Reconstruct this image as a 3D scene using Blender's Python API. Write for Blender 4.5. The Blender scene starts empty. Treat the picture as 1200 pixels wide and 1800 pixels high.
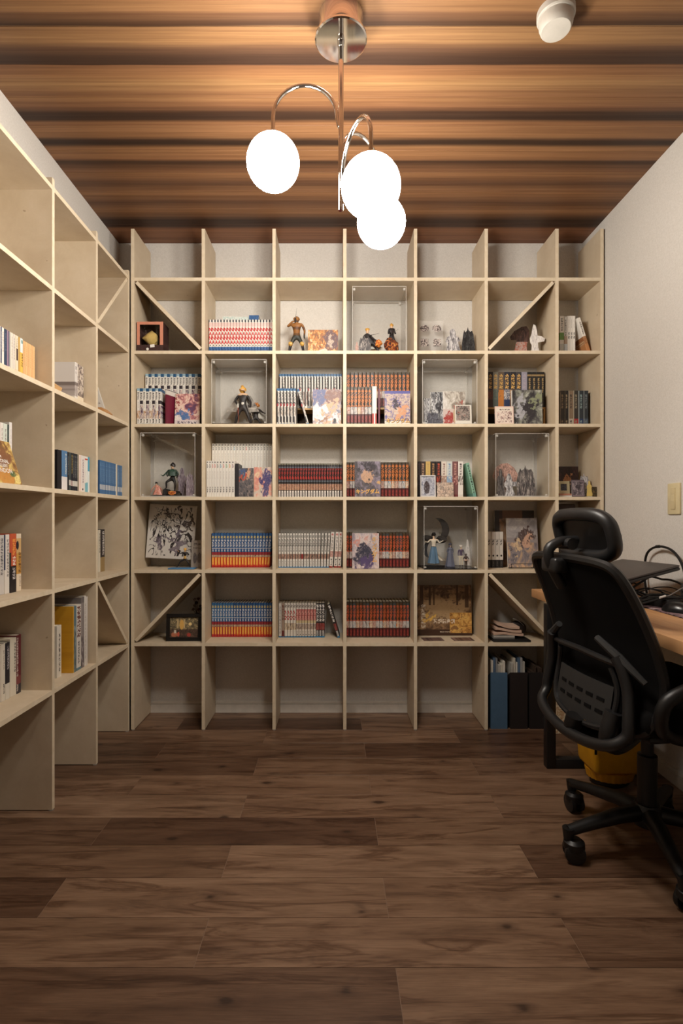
import bpy, bmesh, math, random
from mathutils import Vector, Matrix
random.seed(7)
PI = math.pi
scene = bpy.context.scene
COL = scene.collection

# ------------------------------------------------------------------ camera
F = 924.0                      # focal length in photo pixels (frame 1200 x 1800)
VX, VY = 584.0, 912.7          # principal point in photo pixels
CH = 1.0367                    # camera height (m)
cam_d = bpy.data.cameras.new('camera')
cam_d.sensor_fit = 'HORIZONTAL'
cam_d.sensor_width = 36.0
cam_d.lens = F / 1200.0 * 36.0
cam_d.shift_x = (600 - VX) / 1200.0
cam_d.shift_y = (VY - 900) / 1200.0
cam_d.clip_start = 0.02
cam = bpy.data.objects.new('camera', cam_d)
cam.location = (0, 0, CH)
cam.rotation_euler = (PI / 2, 0, 0)
COL.objects.link(cam)
scene.camera = cam

# ------------------------------------------------------------------ world and exposure (the globes of the lamp are the only light)
w = bpy.data.worlds.new('world')
scene.world = w
w.use_nodes = True
w.node_tree.nodes['Background'].inputs[0].default_value = (0.05, 0.045, 0.04, 1)
w.node_tree.nodes['Background'].inputs[1].default_value = 0.2
LAMP_STRENGTH = 104.0
LAMP_COLOR = (1.0, 0.925, 0.83)
vs = scene.view_settings
vs.view_transform = 'Standard'
vs.look = 'None'
vs.exposure = 0.0
vs.gamma = 1.0
vs.use_curve_mapping = False
scene.cycles.max_bounces = 8
scene.cycles.diffuse_bounces = 5
scene.cycles.transparent_max_bounces = 24
scene.cycles.caustics_reflective = False
scene.cycles.caustics_refractive = False

# ------------------------------------------------------------------ room numbers (metres; x right, y away from camera, z up)
YB = 2.827                     # back wall
YF = -1.40                     # wall behind the camera
XL, XR = -1.240, 1.343
XSOF = -1.147                  # face of the soffit over the left shelf
HC = 2.520                     # ceiling
YS = 2.582                     # front of back shelf
XS = -0.995                    # front of left shelf
TB = 0.016                     # board thickness
ZB = [2.216 - 0.359 * k for k in range(6)]        # board centres of both shelf units
ZT = {r: ZB[r] + TB / 2 for r in range(6)}        # top face of board r
def zrow(r): return ZB[r] + TB / 2 + .0005        # row r stands on board r (row 1..5)
XU = [-0.981 + 0.3473 * k for k in range(7)] + [1.3238]
def X(px, y): return (px - VX) * y / F
def Z(py, y): return CH + (VY - py) * y / F

# ------------------------------------------------------------------ helpers: objects
def lin(c):
    out = []
    for v in c[:3]:
        v = v / 255.0
        out.append(v / 12.92 if v <= 0.04045 else ((v + 0.055) / 1.055) ** 2.4)
    return (out[0], out[1], out[2], 1.0)

def link(name, data, parent=None, loc=None, rot=None):
    o = bpy.data.objects.new(name, data)
    COL.objects.link(o)
    if parent is not None: o.parent = parent
    if loc is not None: o.location = loc
    if rot is not None: o.rotation_euler = rot
    return o

def tag(o, label, cat, group=None):
    o['label'] = label
    o['category'] = cat
    if group: o['group'] = group
    return o

def struct(o):
    o['kind'] = 'structure'
    return o

def thing(name, label, cat, loc=(0, 0, 0), rot=(0, 0, 0), group=None):
    return tag(link(name, None, None, loc, rot), label, cat, group)

def box_into(bm, x0, x1, y0, y1, z0, z1):
    vs_ = [bm.verts.new(p) for p in ((x0, y0, z0), (x1, y0, z0), (x1, y1, z0), (x0, y1, z0),
                                     (x0, y0, z1), (x1, y0, z1), (x1, y1, z1), (x0, y1, z1))]
    for f in ((0, 3, 2, 1), (4, 5, 6, 7), (0, 1, 5, 4), (1, 2, 6, 5), (2, 3, 7, 6), (3, 0, 4, 7)):
        bm.faces.new([vs_[i] for i in f])

def finish(bm, name, mat, smooth=False):
    bmesh.ops.recalc_face_normals(bm, faces=bm.faces[:])
    me = bpy.data.meshes.new(name)
    bm.to_mesh(me); bm.free()
    if mat is not None: me.materials.append(mat)
    if smooth:
        for p in me.polygons: p.use_smooth = True
    return me

def boxes(name, lst, mat, bevel=0.0, seg=1):
    bm = bmesh.new()
    for b in lst: box_into(bm, *b)
    if bevel > 0:
        bmesh.ops.bevel(bm, geom=bm.edges[:], offset=bevel, segments=seg, affect='EDGES', profile=0.5)
    return finish(bm, name, mat, smooth=(seg > 1))

def smooth_by_angle(me, ang=0.6):
    for p in me.polygons: p.use_smooth = True
    try: me.set_sharp_from_angle(angle=ang)
    except Exception: pass
    return me

def rbox(name, dims, mat, bevel=0.01, seg=3, off=(0, 0, 0)):
    a, b, c = dims[0] / 2, dims[1] / 2, dims[2] / 2
    me = boxes(name, [(off[0] - a, off[0] + a, off[1] - b, off[1] + b, off[2] - c, off[2] + c)], mat, bevel, seg)
    return smooth_by_angle(me, 0.5)

def tube(name, pts, rad, mat, seg=10, closed=False, flat=1.0, caps=True):
    pts = [Vector(p) for p in pts]
    n = len(pts)
    rads = rad if isinstance(rad, (list, tuple)) else [rad] * n
    bm = bmesh.new()
    rings = []
    prev = None
    for i in range(n):
        if closed: t = pts[(i + 1) % n] - pts[i - 1]
        else: t = pts[min(i + 1, n - 1)] - pts[max(i - 1, 0)]
        t.normalize()
        if prev is None:
            up = Vector((0, 0, 1)) if abs(t.z) < 0.9 else Vector((1, 0, 0))
            u = t.cross(up).normalized()
        else:
            u = (prev - t * prev.dot(t)).normalized()
        prev = u
        v = t.cross(u)
        rings.append([bm.verts.new(pts[i] + (u * math.cos(a) + v * math.sin(a) * flat) * rads[i])
                      for a in (2 * PI * k / seg for k in range(seg))])
    m = n if closed else n - 1
    for i in range(m):
        a, b = rings[i], rings[(i + 1) % n]
        sh = 0
        if closed and i == n - 1:
            best = 1e9
            for s in range(seg):
                d = (a[0].co - b[s].co).length
                if d < best: best, sh = d, s
        for k in range(seg):
            bm.faces.new((a[k], a[(k + 1) % seg], b[(k + 1 + sh) % seg], b[(k + sh) % seg]))
    if not closed and caps:
        bm.faces.new(rings[0][::-1]); bm.faces.new(rings[-1])
    me = finish(bm, name, mat)
    return smooth_by_angle(me, 0.7)

def spline(pts, n=8, closed=False):
    P = [Vector(p) for p in pts]
    out = []
    m = len(P)
    rng = m if closed else m - 1
    for i in range(rng):
        if closed: p0, p1, p2, p3 = P[i - 1], P[i], P[(i + 1) % m], P[(i + 2) % m]
        else: p0, p1, p2, p3 = P[max(i - 1, 0)], P[i], P[i + 1], P[min(i + 2, m - 1)]
        for k in range(n):
            t = k / n
            out.append(0.5 * ((2 * p1) + (p2 - p0) * t + (2 * p0 - 5 * p1 + 4 * p2 - p3) * t * t + (3 * p1 - p0 - 3 * p2 + p3) * t ** 3))
    if not closed: out.append(P[-1].copy())
    return out

def lathe(name, prof, mat, seg=24, ripple=0.0, nrip=8, ang=0.6, squash=1.0):
    bm = bmesh.new()
    rings = []
    for (r, z) in prof:
        if r < 1e-6: rings.append([bm.verts.new((0, 0, z))])
        else:
            rings.append([bm.verts.new((r * (1 + ripple * math.sin(nrip * a)) * math.cos(a), squash * r * (1 + ripple * math.sin(nrip * a)) * math.sin(a), z))
                          for a in (2 * PI * k / seg for k in range(seg))])
    for a, b in zip(rings[:-1], rings[1:]):
        if len(a) == 1 and len(b) == 1: continue
        for k in range(seg):
            k2 = (k + 1) % seg
            if len(a) == 1: bm.faces.new((a[0], b[k], b[k2]))
            elif len(b) == 1: bm.faces.new((a[k], a[k2], b[0]))
            else: bm.faces.new((a[k], a[k2], b[k2], b[k]))
    if len(rings[0]) > 1: bm.faces.new(rings[0][::-1])
    if len(rings[-1]) > 1: bm.faces.new(rings[-1])
    return smooth_by_angle(finish(bm, name, mat), ang)

def prism(name, pts, th, mat, axis='y'):
    """outline in (x, z) given thickness th along +y"""
    bm = bmesh.new()
    a = [bm.verts.new((x, 0, z)) for x, z in pts]
    b = [bm.verts.new((x, th, z)) for x, z in pts]
    bm.faces.new(a); bm.faces.new(b[::-1])
    n = len(pts)
    for i in range(n): bm.faces.new((a[i], b[i], b[(i + 1) % n], a[(i + 1) % n]))
    return finish(bm, name, mat)

def sheet(name, fn, nu, nv, th, mat):
    """thick curved sheet: fn(u, v) -> point, u, v in 0..1"""
    bm = bmesh.new()
    P = [[Vector(fn(i / nu, j / nv)) for j in range(nv + 1)] for i in range(nu + 1)]
    A, B = [], []
    for i in range(nu + 1):
        ra, rb = [], []
        for j in range(nv + 1):
            du = P[min(i + 1, nu)][j] - P[max(i - 1, 0)][j]
            dv = P[i][min(j + 1, nv)] - P[i][max(j - 1, 0)]
            nrm = du.cross(dv)
            nrm = nrm.normalized() if nrm.length > 1e-12 else Vector((0, 1, 0))
            ra.append(bm.verts.new(P[i][j] + nrm * th / 2)); rb.append(bm.verts.new(P[i][j] - nrm * th / 2))
        A.append(ra); B.append(rb)
    for i in range(nu):
        for j in range(nv):
            bm.faces.new((A[i][j], A[i + 1][j], A[i + 1][j + 1], A[i][j + 1]))
            bm.faces.new((B[i][j], B[i][j + 1], B[i + 1][j + 1], B[i + 1][j]))
    for i in range(nu):
        bm.faces.new((A[i][0], B[i][0], B[i + 1][0], A[i + 1][0]))
        bm.faces.new((A[i][nv], A[i + 1][nv], B[i + 1][nv], B[i][nv]))
    for j in range(nv):
        bm.faces.new((A[0][j], A[0][j + 1], B[0][j + 1], B[0][j]))
        bm.faces.new((A[nu][j], B[nu][j], B[nu][j + 1], A[nu][j + 1]))
    return smooth_by_angle(finish(bm, name, mat), 0.9)

# ------------------------------------------------------------------ helpers: materials
class NB:
    def __init__(self, name, rough=0.6, metal=0.0, spec=0.4):
        self.m = bpy.data.materials.new(name)
        self.m.use_nodes = True
        self.t = self.m.node_tree
        self.b = self.t.nodes['Principled BSDF']
        self.b.inputs['Roughness'].default_value = rough
        self.b.inputs['Metallic'].default_value = metal
        self.b.inputs['Specular IOR Level'].default_value = spec
        self._g = self._o = self._r = None
    def node(self, k): return self.t.nodes.new(k)
    def put(self, sock, v):
        if isinstance(v, bpy.types.NodeSocket): self.t.links.new(v, sock)
        elif isinstance(v, (tuple, list)) and len(sock.default_value) == 4 and len(v) == 3: sock.default_value = (*v, 1)
        else: sock.default_value = v
    def math(self, op, a, b=None, c=None):
        n = self.node('ShaderNodeMath'); n.operation = op
        self.put(n.inputs[0], a)
        if b is not None: self.put(n.inputs[1], b)
        if c is not None: self.put(n.inputs[2], c)
        return n.outputs[0]
    def mix(self, f, a, b, mode='MIX'):
        n = self.node('ShaderNodeMix'); n.data_type = 'RGBA'; n.blend_type = mode
        self.put(n.inputs[0], f); self.put(n.inputs[6], a); self.put(n.inputs[7], b)
        return n.outputs[2]
    def _sep(self, out):
        s = self.node('ShaderNodeSeparateXYZ'); self.t.links.new(out, s.inputs[0])
        return s.outputs[0], s.outputs[1], s.outputs[2]
    def gen(self):
        if self._g is None:
            self._g = self._sep(self.node('ShaderNodeTexCoord').outputs['Generated'])
        return self._g
    def obj(self):
        if self._o is None:
            self._o = self._sep(self.node('ShaderNodeTexCoord').outputs['Object'])
        return self._o
    def world(self):
        return self._sep(self.node('ShaderNodeNewGeometry').outputs['Position'])
    def rnd(self):
        if self._r is None: self._r = self.node('ShaderNodeObjectInfo').outputs['Random']
        return self._r
    def vec(self, x, y, z):
        n = self.node('ShaderNodeCombineXYZ')
        self.put(n.inputs[0], x); self.put(n.inputs[1], y); self.put(n.inputs[2], z)
        return n.outputs[0]
    def noise(self, v, scale, detail=3.0, rough=0.55, dist=0.0):
        n = self.node('ShaderNodeTexNoise')
        self.put(n.inputs['Vector'], v)
        n.inputs['Scale'].default_value = scale; n.inputs['Detail'].default_value = detail
        n.inputs['Roughness'].default_value = rough; n.inputs['Distortion'].default_value = dist
        return n.outputs['Fac']
    def white(self, v):
        n = self.node('ShaderNodeTexWhiteNoise'); n.noise_dimensions = '3D'
        self.put(n.inputs['Vector'], v)
        return n.outputs['Value']
    def ramp(self, f, stops, interp='LINEAR'):
        n = self.node('ShaderNodeValToRGB'); r = n.color_ramp; r.interpolation = interp
        while len(r.elements) > 1: r.elements.remove(r.elements[-1])
        stops = sorted(stops, key=lambda s: s[0])
        r.elements[0].position = stops[0][0]; r.elements[0].color = stops[0][1]
        for p, c in stops[1:]:
            e = r.elements.new(p); e.color = c
        self.put(n.inputs[0], f)
        return n.outputs[0]
    def bump(self, h, strength=0.2, dist=0.002):
        n = self.node('ShaderNodeBump')
        n.inputs['Strength'].default_value = strength; n.inputs['Distance'].default_value = dist
        self.put(n.inputs['Height'], h)
        self.t.links.new(n.outputs[0], self.b.inputs['Normal'])
    def color(self, c):
        self.put(self.b.inputs['Base Color'], c)
        return self.m

def plain(name, rgb, rough=0.6, metal=0.0, spec=0.4, var=0.06, scale=30):
    n = NB(name, rough, metal, spec)
    f = n.noise(n.vec(*n.obj()), scale, 3)
    c = lin(rgb)
    d = tuple(max(0, v * (1 - var)) for v in c[:3]) + (1,)
    e = tuple(min(1, v * (1 + var)) for v in c[:3]) + (1,)
    return n.color(n.ramp(f, [(0.3, d), (0.7, e)]))

def printed(name, base, layers, rough=0.45, spec=0.4, use_rnd=True):
    """flat print on a face seen along y: x, z of the object's box run 0..1"""
    n = NB(name, rough, 0, spec)
    gx, gy, gz = n.gen()
    rnd = n.rnd() if use_rnd else 0.37
    r50 = n.math('MULTIPLY', rnd, 53.0)
    col = lin(base)
    def rect(x0, x1, z0, z1):
        a = n.math('COMPARE', gz, (z0 + z1) / 2, (z1 - z0) / 2)
        if x0 <= 0 and x1 >= 1: return a
        b = n.math('COMPARE', gx, (x0 + x1) / 2, (x1 - x0) / 2)
        return n.math('MULTIPLY', a, b)
    for L in layers:
        k = L[0]
        if k == 'band':
            col = n.mix(rect(0, 1, L[1], L[2]), col, lin(L[3]))
        elif k == 'rect':
            col = n.mix(rect(L[1], L[2], L[3], L[4]), col, lin(L[5]))
        elif k == 'kanji':
            _, x0, x1, z0, z1, cnt, rgb = L
            u = n.math('MULTIPLY', n.math('SUBTRACT', gx, x0), 4.0 / (x1 - x0))
            v = n.math('MULTIPLY', n.math('SUBTRACT', gz, z0), cnt / (z1 - z0))
            f = n.math('FRACT', v)
            cu = n.math('FLOOR', u); cv = n.math('FLOOR', n.math('MULTIPLY', v, 5.0))
            wn = n.white(n.vec(cu, cv, 3.1 + len(n.t.nodes)))
            msk = n.math('MULTIPLY', n.math('GREATER_THAN', wn, 0.38), n.math('COMPARE', f, 0.5, 0.41))
            col = n.mix(n.math('MULTIPLY', msk, rect(x0, x1, z0, z1)), col, lin(rgb))
        elif k == 'text':          # a line of small marks running along x
            _, x0, x1, z0, z1, cnt, rgb = L
            u = n.math('MULTIPLY', n.math('SUBTRACT', gx, x0), cnt / (x1 - x0))
            v = n.math('MULTIPLY', n.math('SUBTRACT', gz, z0), 4.0 / (z1 - z0))
            f = n.math('FRACT', u)
            wn = n.white(n.vec(n.math('FLOOR', n.math('MULTIPLY', u, 4.0)), n.math('FLOOR', v), 1.7 + len(n.t.nodes)))
            msk = n.math('MULTIPLY', n.math('GREATER_THAN', wn, 0.4), n.math('COMPARE', f, 0.5, 0.4))
            col = n.mix(n.math('MULTIPLY', msk, rect(x0, x1, z0, z1)), col, lin(rgb))
        elif k == 'art':
            _, x0, x1, z0, z1, cols, sc, asp = L
            v = n.vec(n.math('ADD', n.math('MULTIPLY', gx, asp), r50), r50, gz)
            f = n.noise(v, sc, 5.0, 0.68, 0.9)
            m = len(cols)
            st = [(0.37 + 0.27 * i / max(1, m - 1), lin(c)) for i, c in enumerate(cols)]
            col = n.mix(rect(x0, x1, z0, z1), col, n.ramp(f, st, 'CONSTANT' if sc > 9 else 'EASE'))
        elif k == 'blob':
            _, cx, cz, rx, rz, rgb, wob = L
            nx = n.noise(n.vec(gx, gz, 4.2 + len(n.t.nodes)), 5.0, 3.0)
            d0 = n.math('MULTIPLY', n.math('SUBTRACT', nx, 0.5), wob)
            ax = n.math('DIVIDE', n.math('SUBTRACT', n.math('ADD', gx, d0), cx), rx)
            az = n.math('DIVIDE', n.math('SUBTRACT', n.math('ADD', gz, d0), cz), rz)
            d = n.math('ADD', n.math('MULTIPLY', ax, ax), n.math('MULTIPLY', az, az))
            sm_ = n.node('ShaderNodeMapRange'); sm_.interpolation_type = 'SMOOTHSTEP'
            n.put(sm_.inputs[0], d); sm_.inputs[1].default_value = 1.15; sm_.inputs[2].default_value = 0.75
            fine = n.noise(n.vec(gx, gz, 8.8 + len(n.t.nodes)), 14.0, 4.0, .65, .8)
            msk = n.math('MULTIPLY', sm_.outputs[0], n.ramp(fine, [(.30, (.35, .35, .35, 1)), (.5, (1, 1, 1, 1))]) if wob > 0 else 1.0)
            col = n.mix(msk, col, lin(rgb))
        elif k == 'lines':         # ink-like strokes
            _, x0, x1, z0, z1, rgb, sc, th = L
            v = n.vec(gx, 2.0 + len(n.t.nodes), n.math('MULTIPLY', gz, 0.6))
            f = n.noise(v, sc, 2.0, 0.5, 1.6)
            msk = n.math('COMPARE', f, 0.5, th)
            col = n.mix(n.math('MULTIPLY', msk, rect(x0, x1, z0, z1)), col, lin(rgb))
    return n.color(col)

# ---- surfaces
def mat_wall():
    n = NB('wallpaper_woven_offwhite', 0.85, 0, 0.2)
    p = n.vec(*n.world())
    f = n.noise(p, 170, 3, 0.6)
    g = n.noise(p, 3.0, 2)
    c = n.ramp(f, [(0.3, lin((206, 202, 195))), (0.7, lin((220, 216, 210)))])
    c = n.mix(n.math('MULTIPLY', g, 0.12), c, lin((198, 194, 187)))
    n.bump(f, 0.35, 0.002)
    return n.color(c)
def mat_shelf():
    n = NB('pale_plywood', 0.55, 0, 0.35)
    x, y, z = n.obj()
    gv = n.vec(n.math('MULTIPLY', x, 1.0), n.math('MULTIPLY', y, 1.0), n.math('ADD', z, n.math('MULTIPLY', n.rnd(), 17.0)))
    f = n.noise(gv, 9, 5, 0.6, 0.4)
    h = n.noise(gv, 160, 2, 0.5)
    c = n.ramp(f, [(0.25, lin((196, 178, 152))), (0.55, lin((207, 191, 166))), (0.8, lin((215, 200, 178)))])
    c = n.mix(n.math('MULTIPLY', h, 0.18), c, lin((180, 160, 132)))
    sp = n.math('GREATER_THAN', n.noise(gv, 38, 1, 0.4), 0.80)
    c = n.mix(n.math('MULTIPLY', sp, 0.5), c, lin((120, 92, 62)))
    return n.color(c)
def mat_edge():
    n = NB('pale_plywood_edge', 0.5, 0, 0.35)
    f = n.noise(n.vec(*n.obj()), 40, 3)
    return n.color(n.ramp(f, [(0.3, lin((214, 198, 170))), (0.7, lin((224, 210, 186)))]))
def mat_floor():
    n = NB('dark_walnut_plank', 0.36, 0, 0.4)
    x, y, z = n.obj()
    r = n.math('MULTIPLY', n.rnd(), 91.0)
    v = n.vec(n.math('ADD', x, r), n.math('MULTIPLY', y, 6.0), r)
    f = n.noise(v, 3.2, 6, 0.62, 0.8)
    v2 = n.vec(n.math('ADD', n.math('MULTIPLY', x, 0.6), r), n.math('MULTIPLY', y, 40.0), r)
    g = n.noise(v2, 6.0, 4, 0.6, 0.3)
    g4 = n.noise(n.vec(n.math('ADD', n.math('MULTIPLY', x, 2.5), r), n.math('MULTIPLY', y, 110.0), r), 5.0, 3, 0.6, 0.4)
    v3 = n.vec(n.math('ADD', x, r), n.math('MULTIPLY', y, 9.0), n.math('ADD', r, 3.0))
    g5 = n.noise(v3, 1.7, 5, 0.6, 1.4)
    c = n.ramp(f, [(0.25, lin((92, 70, 55))), (0.42, lin((134, 106, 85))), (0.60, lin((156, 127, 104))), (0.8, lin((174, 145, 120)))])
    c = n.mix(n.math('MULTIPLY', g, 0.45), c, lin((84, 63, 49)))
    c = n.mix(n.ramp(g4, [(.4, (0, 0, 0, 1)), (.72, (.55, .55, .55, 1))]), c, n.mix(1.0, c, lin((176, 164, 152)), 'MULTIPLY'))
    c = n.mix(n.ramp(g5, [(.52, (0, 0, 0, 1)), (.60, (.75, .75, .75, 1)), (.66, (.1, .1, .1, 1)), (.74, (.6, .6, .6, 1))]), c, n.mix(1.0, c, lin((168, 150, 136)), 'MULTIPLY'))
    tone = n.ramp(n.rnd(), [(0.0, lin((176, 164, 158))), (0.35, lin((226, 220, 214))), (0.7, lin((246, 242, 238))), (1.0, lin((255, 255, 252)))])
    c = n.mix(1.0, c, tone, 'MULTIPLY')
    k = n.noise(n.vec(n.math('ADD', n.math('MULTIPLY', x, 1.0), r), n.math('MULTIPLY', y, 2.0), n.math('ADD', r, 5.0)), 6.5, 2, 0.5, 0.5)
    kn = n.ramp(k, [(0.68, (0, 0, 0, 1)), (0.78, (1, 1, 1, 1))])
    c = n.mix(n.math('MULTIPLY', kn, 0.55), c, lin((52, 36, 27)))
    vo = n.node('ShaderNodeTexVoronoi'); vo.voronoi_dimensions = '2D'; vo.inputs['Scale'].default_value = 2.4
    n.put(vo.inputs['Vector'], n.vec(n.math('ADD', x, r), n.math('MULTIPLY', n.math('ADD', y, r), 1.7), 0.0))
    kd = n.math('ADD', vo.outputs['Distance'], n.math('MULTIPLY', n.math('SUBTRACT', g5, .48), .22))
    c = n.mix(n.ramp(kd, [(0.006, (.85, .85, .85, 1)), (0.032, (.3, .3, .3, 1)), (0.085, (0, 0, 0, 1))]), c, lin((44, 29, 21)))
    n.bump(g, 0.15, 0.001)
    return n.color(c)
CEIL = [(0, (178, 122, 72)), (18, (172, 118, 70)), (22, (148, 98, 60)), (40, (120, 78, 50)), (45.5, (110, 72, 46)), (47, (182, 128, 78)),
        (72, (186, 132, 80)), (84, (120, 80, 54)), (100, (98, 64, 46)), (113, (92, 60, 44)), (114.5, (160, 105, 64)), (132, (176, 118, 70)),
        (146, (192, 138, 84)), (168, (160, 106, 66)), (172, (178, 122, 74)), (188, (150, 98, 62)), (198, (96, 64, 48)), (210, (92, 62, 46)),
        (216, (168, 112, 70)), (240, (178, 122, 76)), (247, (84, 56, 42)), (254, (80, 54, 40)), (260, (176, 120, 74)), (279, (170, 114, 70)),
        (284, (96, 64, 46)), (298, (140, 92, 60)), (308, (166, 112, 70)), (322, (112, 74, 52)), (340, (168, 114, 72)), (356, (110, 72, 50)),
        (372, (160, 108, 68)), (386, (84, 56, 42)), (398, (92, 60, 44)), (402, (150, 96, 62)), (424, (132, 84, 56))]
def mat_ceiling():
    n = NB('striped_cedar_ceiling', 0.5, 0, 0.3)
    x, y, z = n.world()
    wob = n.noise(n.vec(n.math('MULTIPLY', x, 0.5), n.math('MULTIPLY', y, 3.0), 0.0), 2.2, 3)
    yy = n.math('ADD', y, n.math('MULTIPLY', n.math('SUBTRACT', wob, 0.5), 0.018))
    y0, y1 = 1.50, 2.83
    t = n.math('DIVIDE', n.math('SUBTRACT', yy, y0), y1 - y0)
    t = n.math('WRAP', t, 1.0, 0.0)
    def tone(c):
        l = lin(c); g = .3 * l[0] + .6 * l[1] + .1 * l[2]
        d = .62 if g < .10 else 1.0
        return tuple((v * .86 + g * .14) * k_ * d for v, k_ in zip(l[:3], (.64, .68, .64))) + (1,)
    st = [(min(1, max(0, ((HC - CH) * F / (VY - p) - y0) / (y1 - y0))), tone([v * (.93 + .30 * (p / 424.0) ** 1.3) for v in c])) for p, c in CEIL]  # stripes painted lighter towards the back wall, offsetting the lamp's fall-off
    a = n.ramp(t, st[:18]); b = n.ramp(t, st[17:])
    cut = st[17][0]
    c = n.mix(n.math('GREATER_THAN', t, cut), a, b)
    g = n.noise(n.vec(n.math('MULTIPLY', x, 1.2), n.math('MULTIPLY', y, 90.0), 0.0), 3.0, 4, 0.6)
    c = n.mix(n.ramp(g, [(.35, (0, 0, 0, 1)), (.75, (.5, .5, .5, 1))]), c, n.mix(1.0, c, lin((176, 158, 144)), 'MULTIPLY'))
    g3 = n.noise(n.vec(n.math('MULTIPLY', x, 0.35), n.math('MULTIPLY', y, 46.0), 7.0), 1.6, 4, 0.6)
    c = n.mix(n.ramp(g3, [(.42, (0, 0, 0, 1)), (.66, (.5, .5, .5, 1))]), c, n.mix(1.0, c, lin((166, 142, 126)), 'MULTIPLY'))
    g2 = n.noise(n.vec(n.math('MULTIPLY', x, 0.7), n.math('MULTIPLY', y, 22.0), 4.0), 2.0, 3, 0.6)
    c = n.mix(n.math('MULTIPLY', n.math('SUBTRACT', g2, 0.40), 0.3), c, tone((120, 76, 46)))
    return n.color(c)
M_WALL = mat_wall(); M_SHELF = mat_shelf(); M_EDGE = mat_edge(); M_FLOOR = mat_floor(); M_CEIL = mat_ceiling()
M_TRIM = plain('white_trim', (224, 219, 210), 0.5)
M_SUB = plain('dark_seam', (46, 32, 25), 0.8)
M_BLACK = plain('black_plastic', (18, 17, 17), 0.45, 0, 0.45)
M_BLACK_SOFT = plain('black_mesh_fabric', (9, 8, 8), 0.9, 0, 0.15)
M_BLACK_GLOSS = plain('black_moulded_plastic', (25, 25, 26), 0.42, 0, 0.5)
M_GREY_PL = plain('dark_grey_plastic', (42, 42, 42), 0.5)
M_STEEL = plain('black_powder_coated_steel', (20, 20, 21), 0.4, 0, 0.5)
M_CHROME = plain('chrome', (225, 222, 218), 0.06, 1.0, 0.5, 0.01)
M_PAPER = plain('page_paper', (222, 212, 190), 0.85)
M_PAPERW = plain('white_paper', (228, 226, 220), 0.8)
M_DESK = None
def mat_desk():
    n = NB('oak_desktop', 0.5, 0, 0.4)
    x, y, z = n.obj()
    st = n.math('MULTIPLY', n.white(n.vec(n.math('FLOOR', n.math('MULTIPLY', x, 14.0)), n.math('FLOOR', n.math('ADD', n.math('MULTIPLY', y, 2.2), n.math('MULTIPLY', n.math('FLOOR', n.math('MULTIPLY', x, 14.0)), 0.37))), 1.0)), 1.0)
    f = n.noise(n.vec(n.math('MULTIPLY', x, 14.0), y, z), 5, 5, 0.6, 0.5)
    c = n.ramp(f, [(0.3, lin((172, 128, 86))), (0.7, lin((200, 156, 112)))])
    c = n.mix(n.math('MULTIPLY', st, 0.35), c, lin((190, 134, 82)))
    return n.color(c)
M_DESK = mat_desk()
def mat_acrylic():
    m = bpy.data.materials.new('clear_acrylic'); m.use_nodes = True
    t = m.node_tree; t.nodes.clear()
    out = t.nodes.new('ShaderNodeOutputMaterial'); mx = t.nodes.new('ShaderNodeMixShader')
    tr = t.nodes.new('ShaderNodeBsdfTransparent'); gl = t.nodes.new('ShaderNodeBsdfGlossy'); lw = t.nodes.new('ShaderNodeLayerWeight')
    tr.inputs[0].default_value = (0.996, 0.997, 0.996, 1); gl.inputs['Roughness'].default_value = 0.03
    lw.inputs[0].default_value = 0.5
    pw = t.nodes.new('ShaderNodeMath'); pw.operation = 'POWER'; pw.inputs[1].default_value = 4.0
    ml = t.nodes.new('ShaderNodeMath'); ml.operation = 'MULTIPLY_ADD'; ml.inputs[1].default_value = 0.6; ml.inputs[2].default_value = 0.02
    t.links.new(lw.outputs['Facing'], pw.inputs[0]); t.links.new(pw.outputs[0], ml.inputs[0])
    t.links.new(ml.outputs[0], mx.inputs[0]); t.links.new(tr.outputs[0], mx.inputs[1]); t.links.new(gl.outputs[0], mx.inputs[2])
    t.links.new(mx.outputs[0], out.inputs[0])
    return m
def mat_acr_edge(name, rgb, alpha):
    m = bpy.data.materials.new(name); m.use_nodes = True
    t = m.node_tree; t.nodes.clear()
    out = t.nodes.new('ShaderNodeOutputMaterial'); mx = t.nodes.new('ShaderNodeMixShader')
    tr = t.nodes.new('ShaderNodeBsdfTransparent'); d = t.nodes.new('ShaderNodeBsdfDiffuse')
    d.inputs[0].default_value = lin(rgb); mx.inputs[0].default_value = alpha
    t.links.new(tr.outputs[0], mx.inputs[1]); t.links.new(d.outputs[0], mx.inputs[2]); t.links.new(mx.outputs[0], out.inputs[0])
    return m
M_ACR = mat_acrylic(); M_ACRE = mat_acr_edge('acrylic_polished_edge', (240, 238, 232), 0.42)
M_ACRF = mat_acr_edge('frosted_clear_film', (235, 233, 230), 0.18)

# ------------------------------------------------------------------ room shell
def shell(name, b, mat): return struct(link(name, boxes(name, [b], mat)))
shell('wall_back', (XL - .1, XR + .1, YB, YB + .1, -.05, HC + .1), M_WALL)
shell('wall_left', (XL - .1, XL, YF, YB, -.05, HC + .1), M_WALL)
shell('wall_right', (XR, XR + .1, YF, YB, -.05, HC + .1), M_WALL)
shell('wall_front', (XL - .1, XR + .1, YF - .1, YF, -.05, HC + .1), M_WALL)
shell('trim_1', (XL, XSOF, YF, YB, 2.268, HC), M_WALL)['label'] = 'white boxed soffit running above the left bookshelf'
floor = shell('floor', (XL, XR, YF, YB, -.05, -.0012), plain('pale_plank_seam', (128, 104, 86), .6))
ceil = shell('ceiling', (XSOF, XR, YF, YB, HC + .006, HC + .08), M_SUB)
shell_bb = [('baseboard_back', (XL, XR, YB - .010, YB, 0, .044)), ('baseboard_right', (XR - .010, XR, YF, YB - .011, 0, .044)), ('baseboard_left', (XL, XL + .010, YF, YB - .011, 0, .044))]
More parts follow.
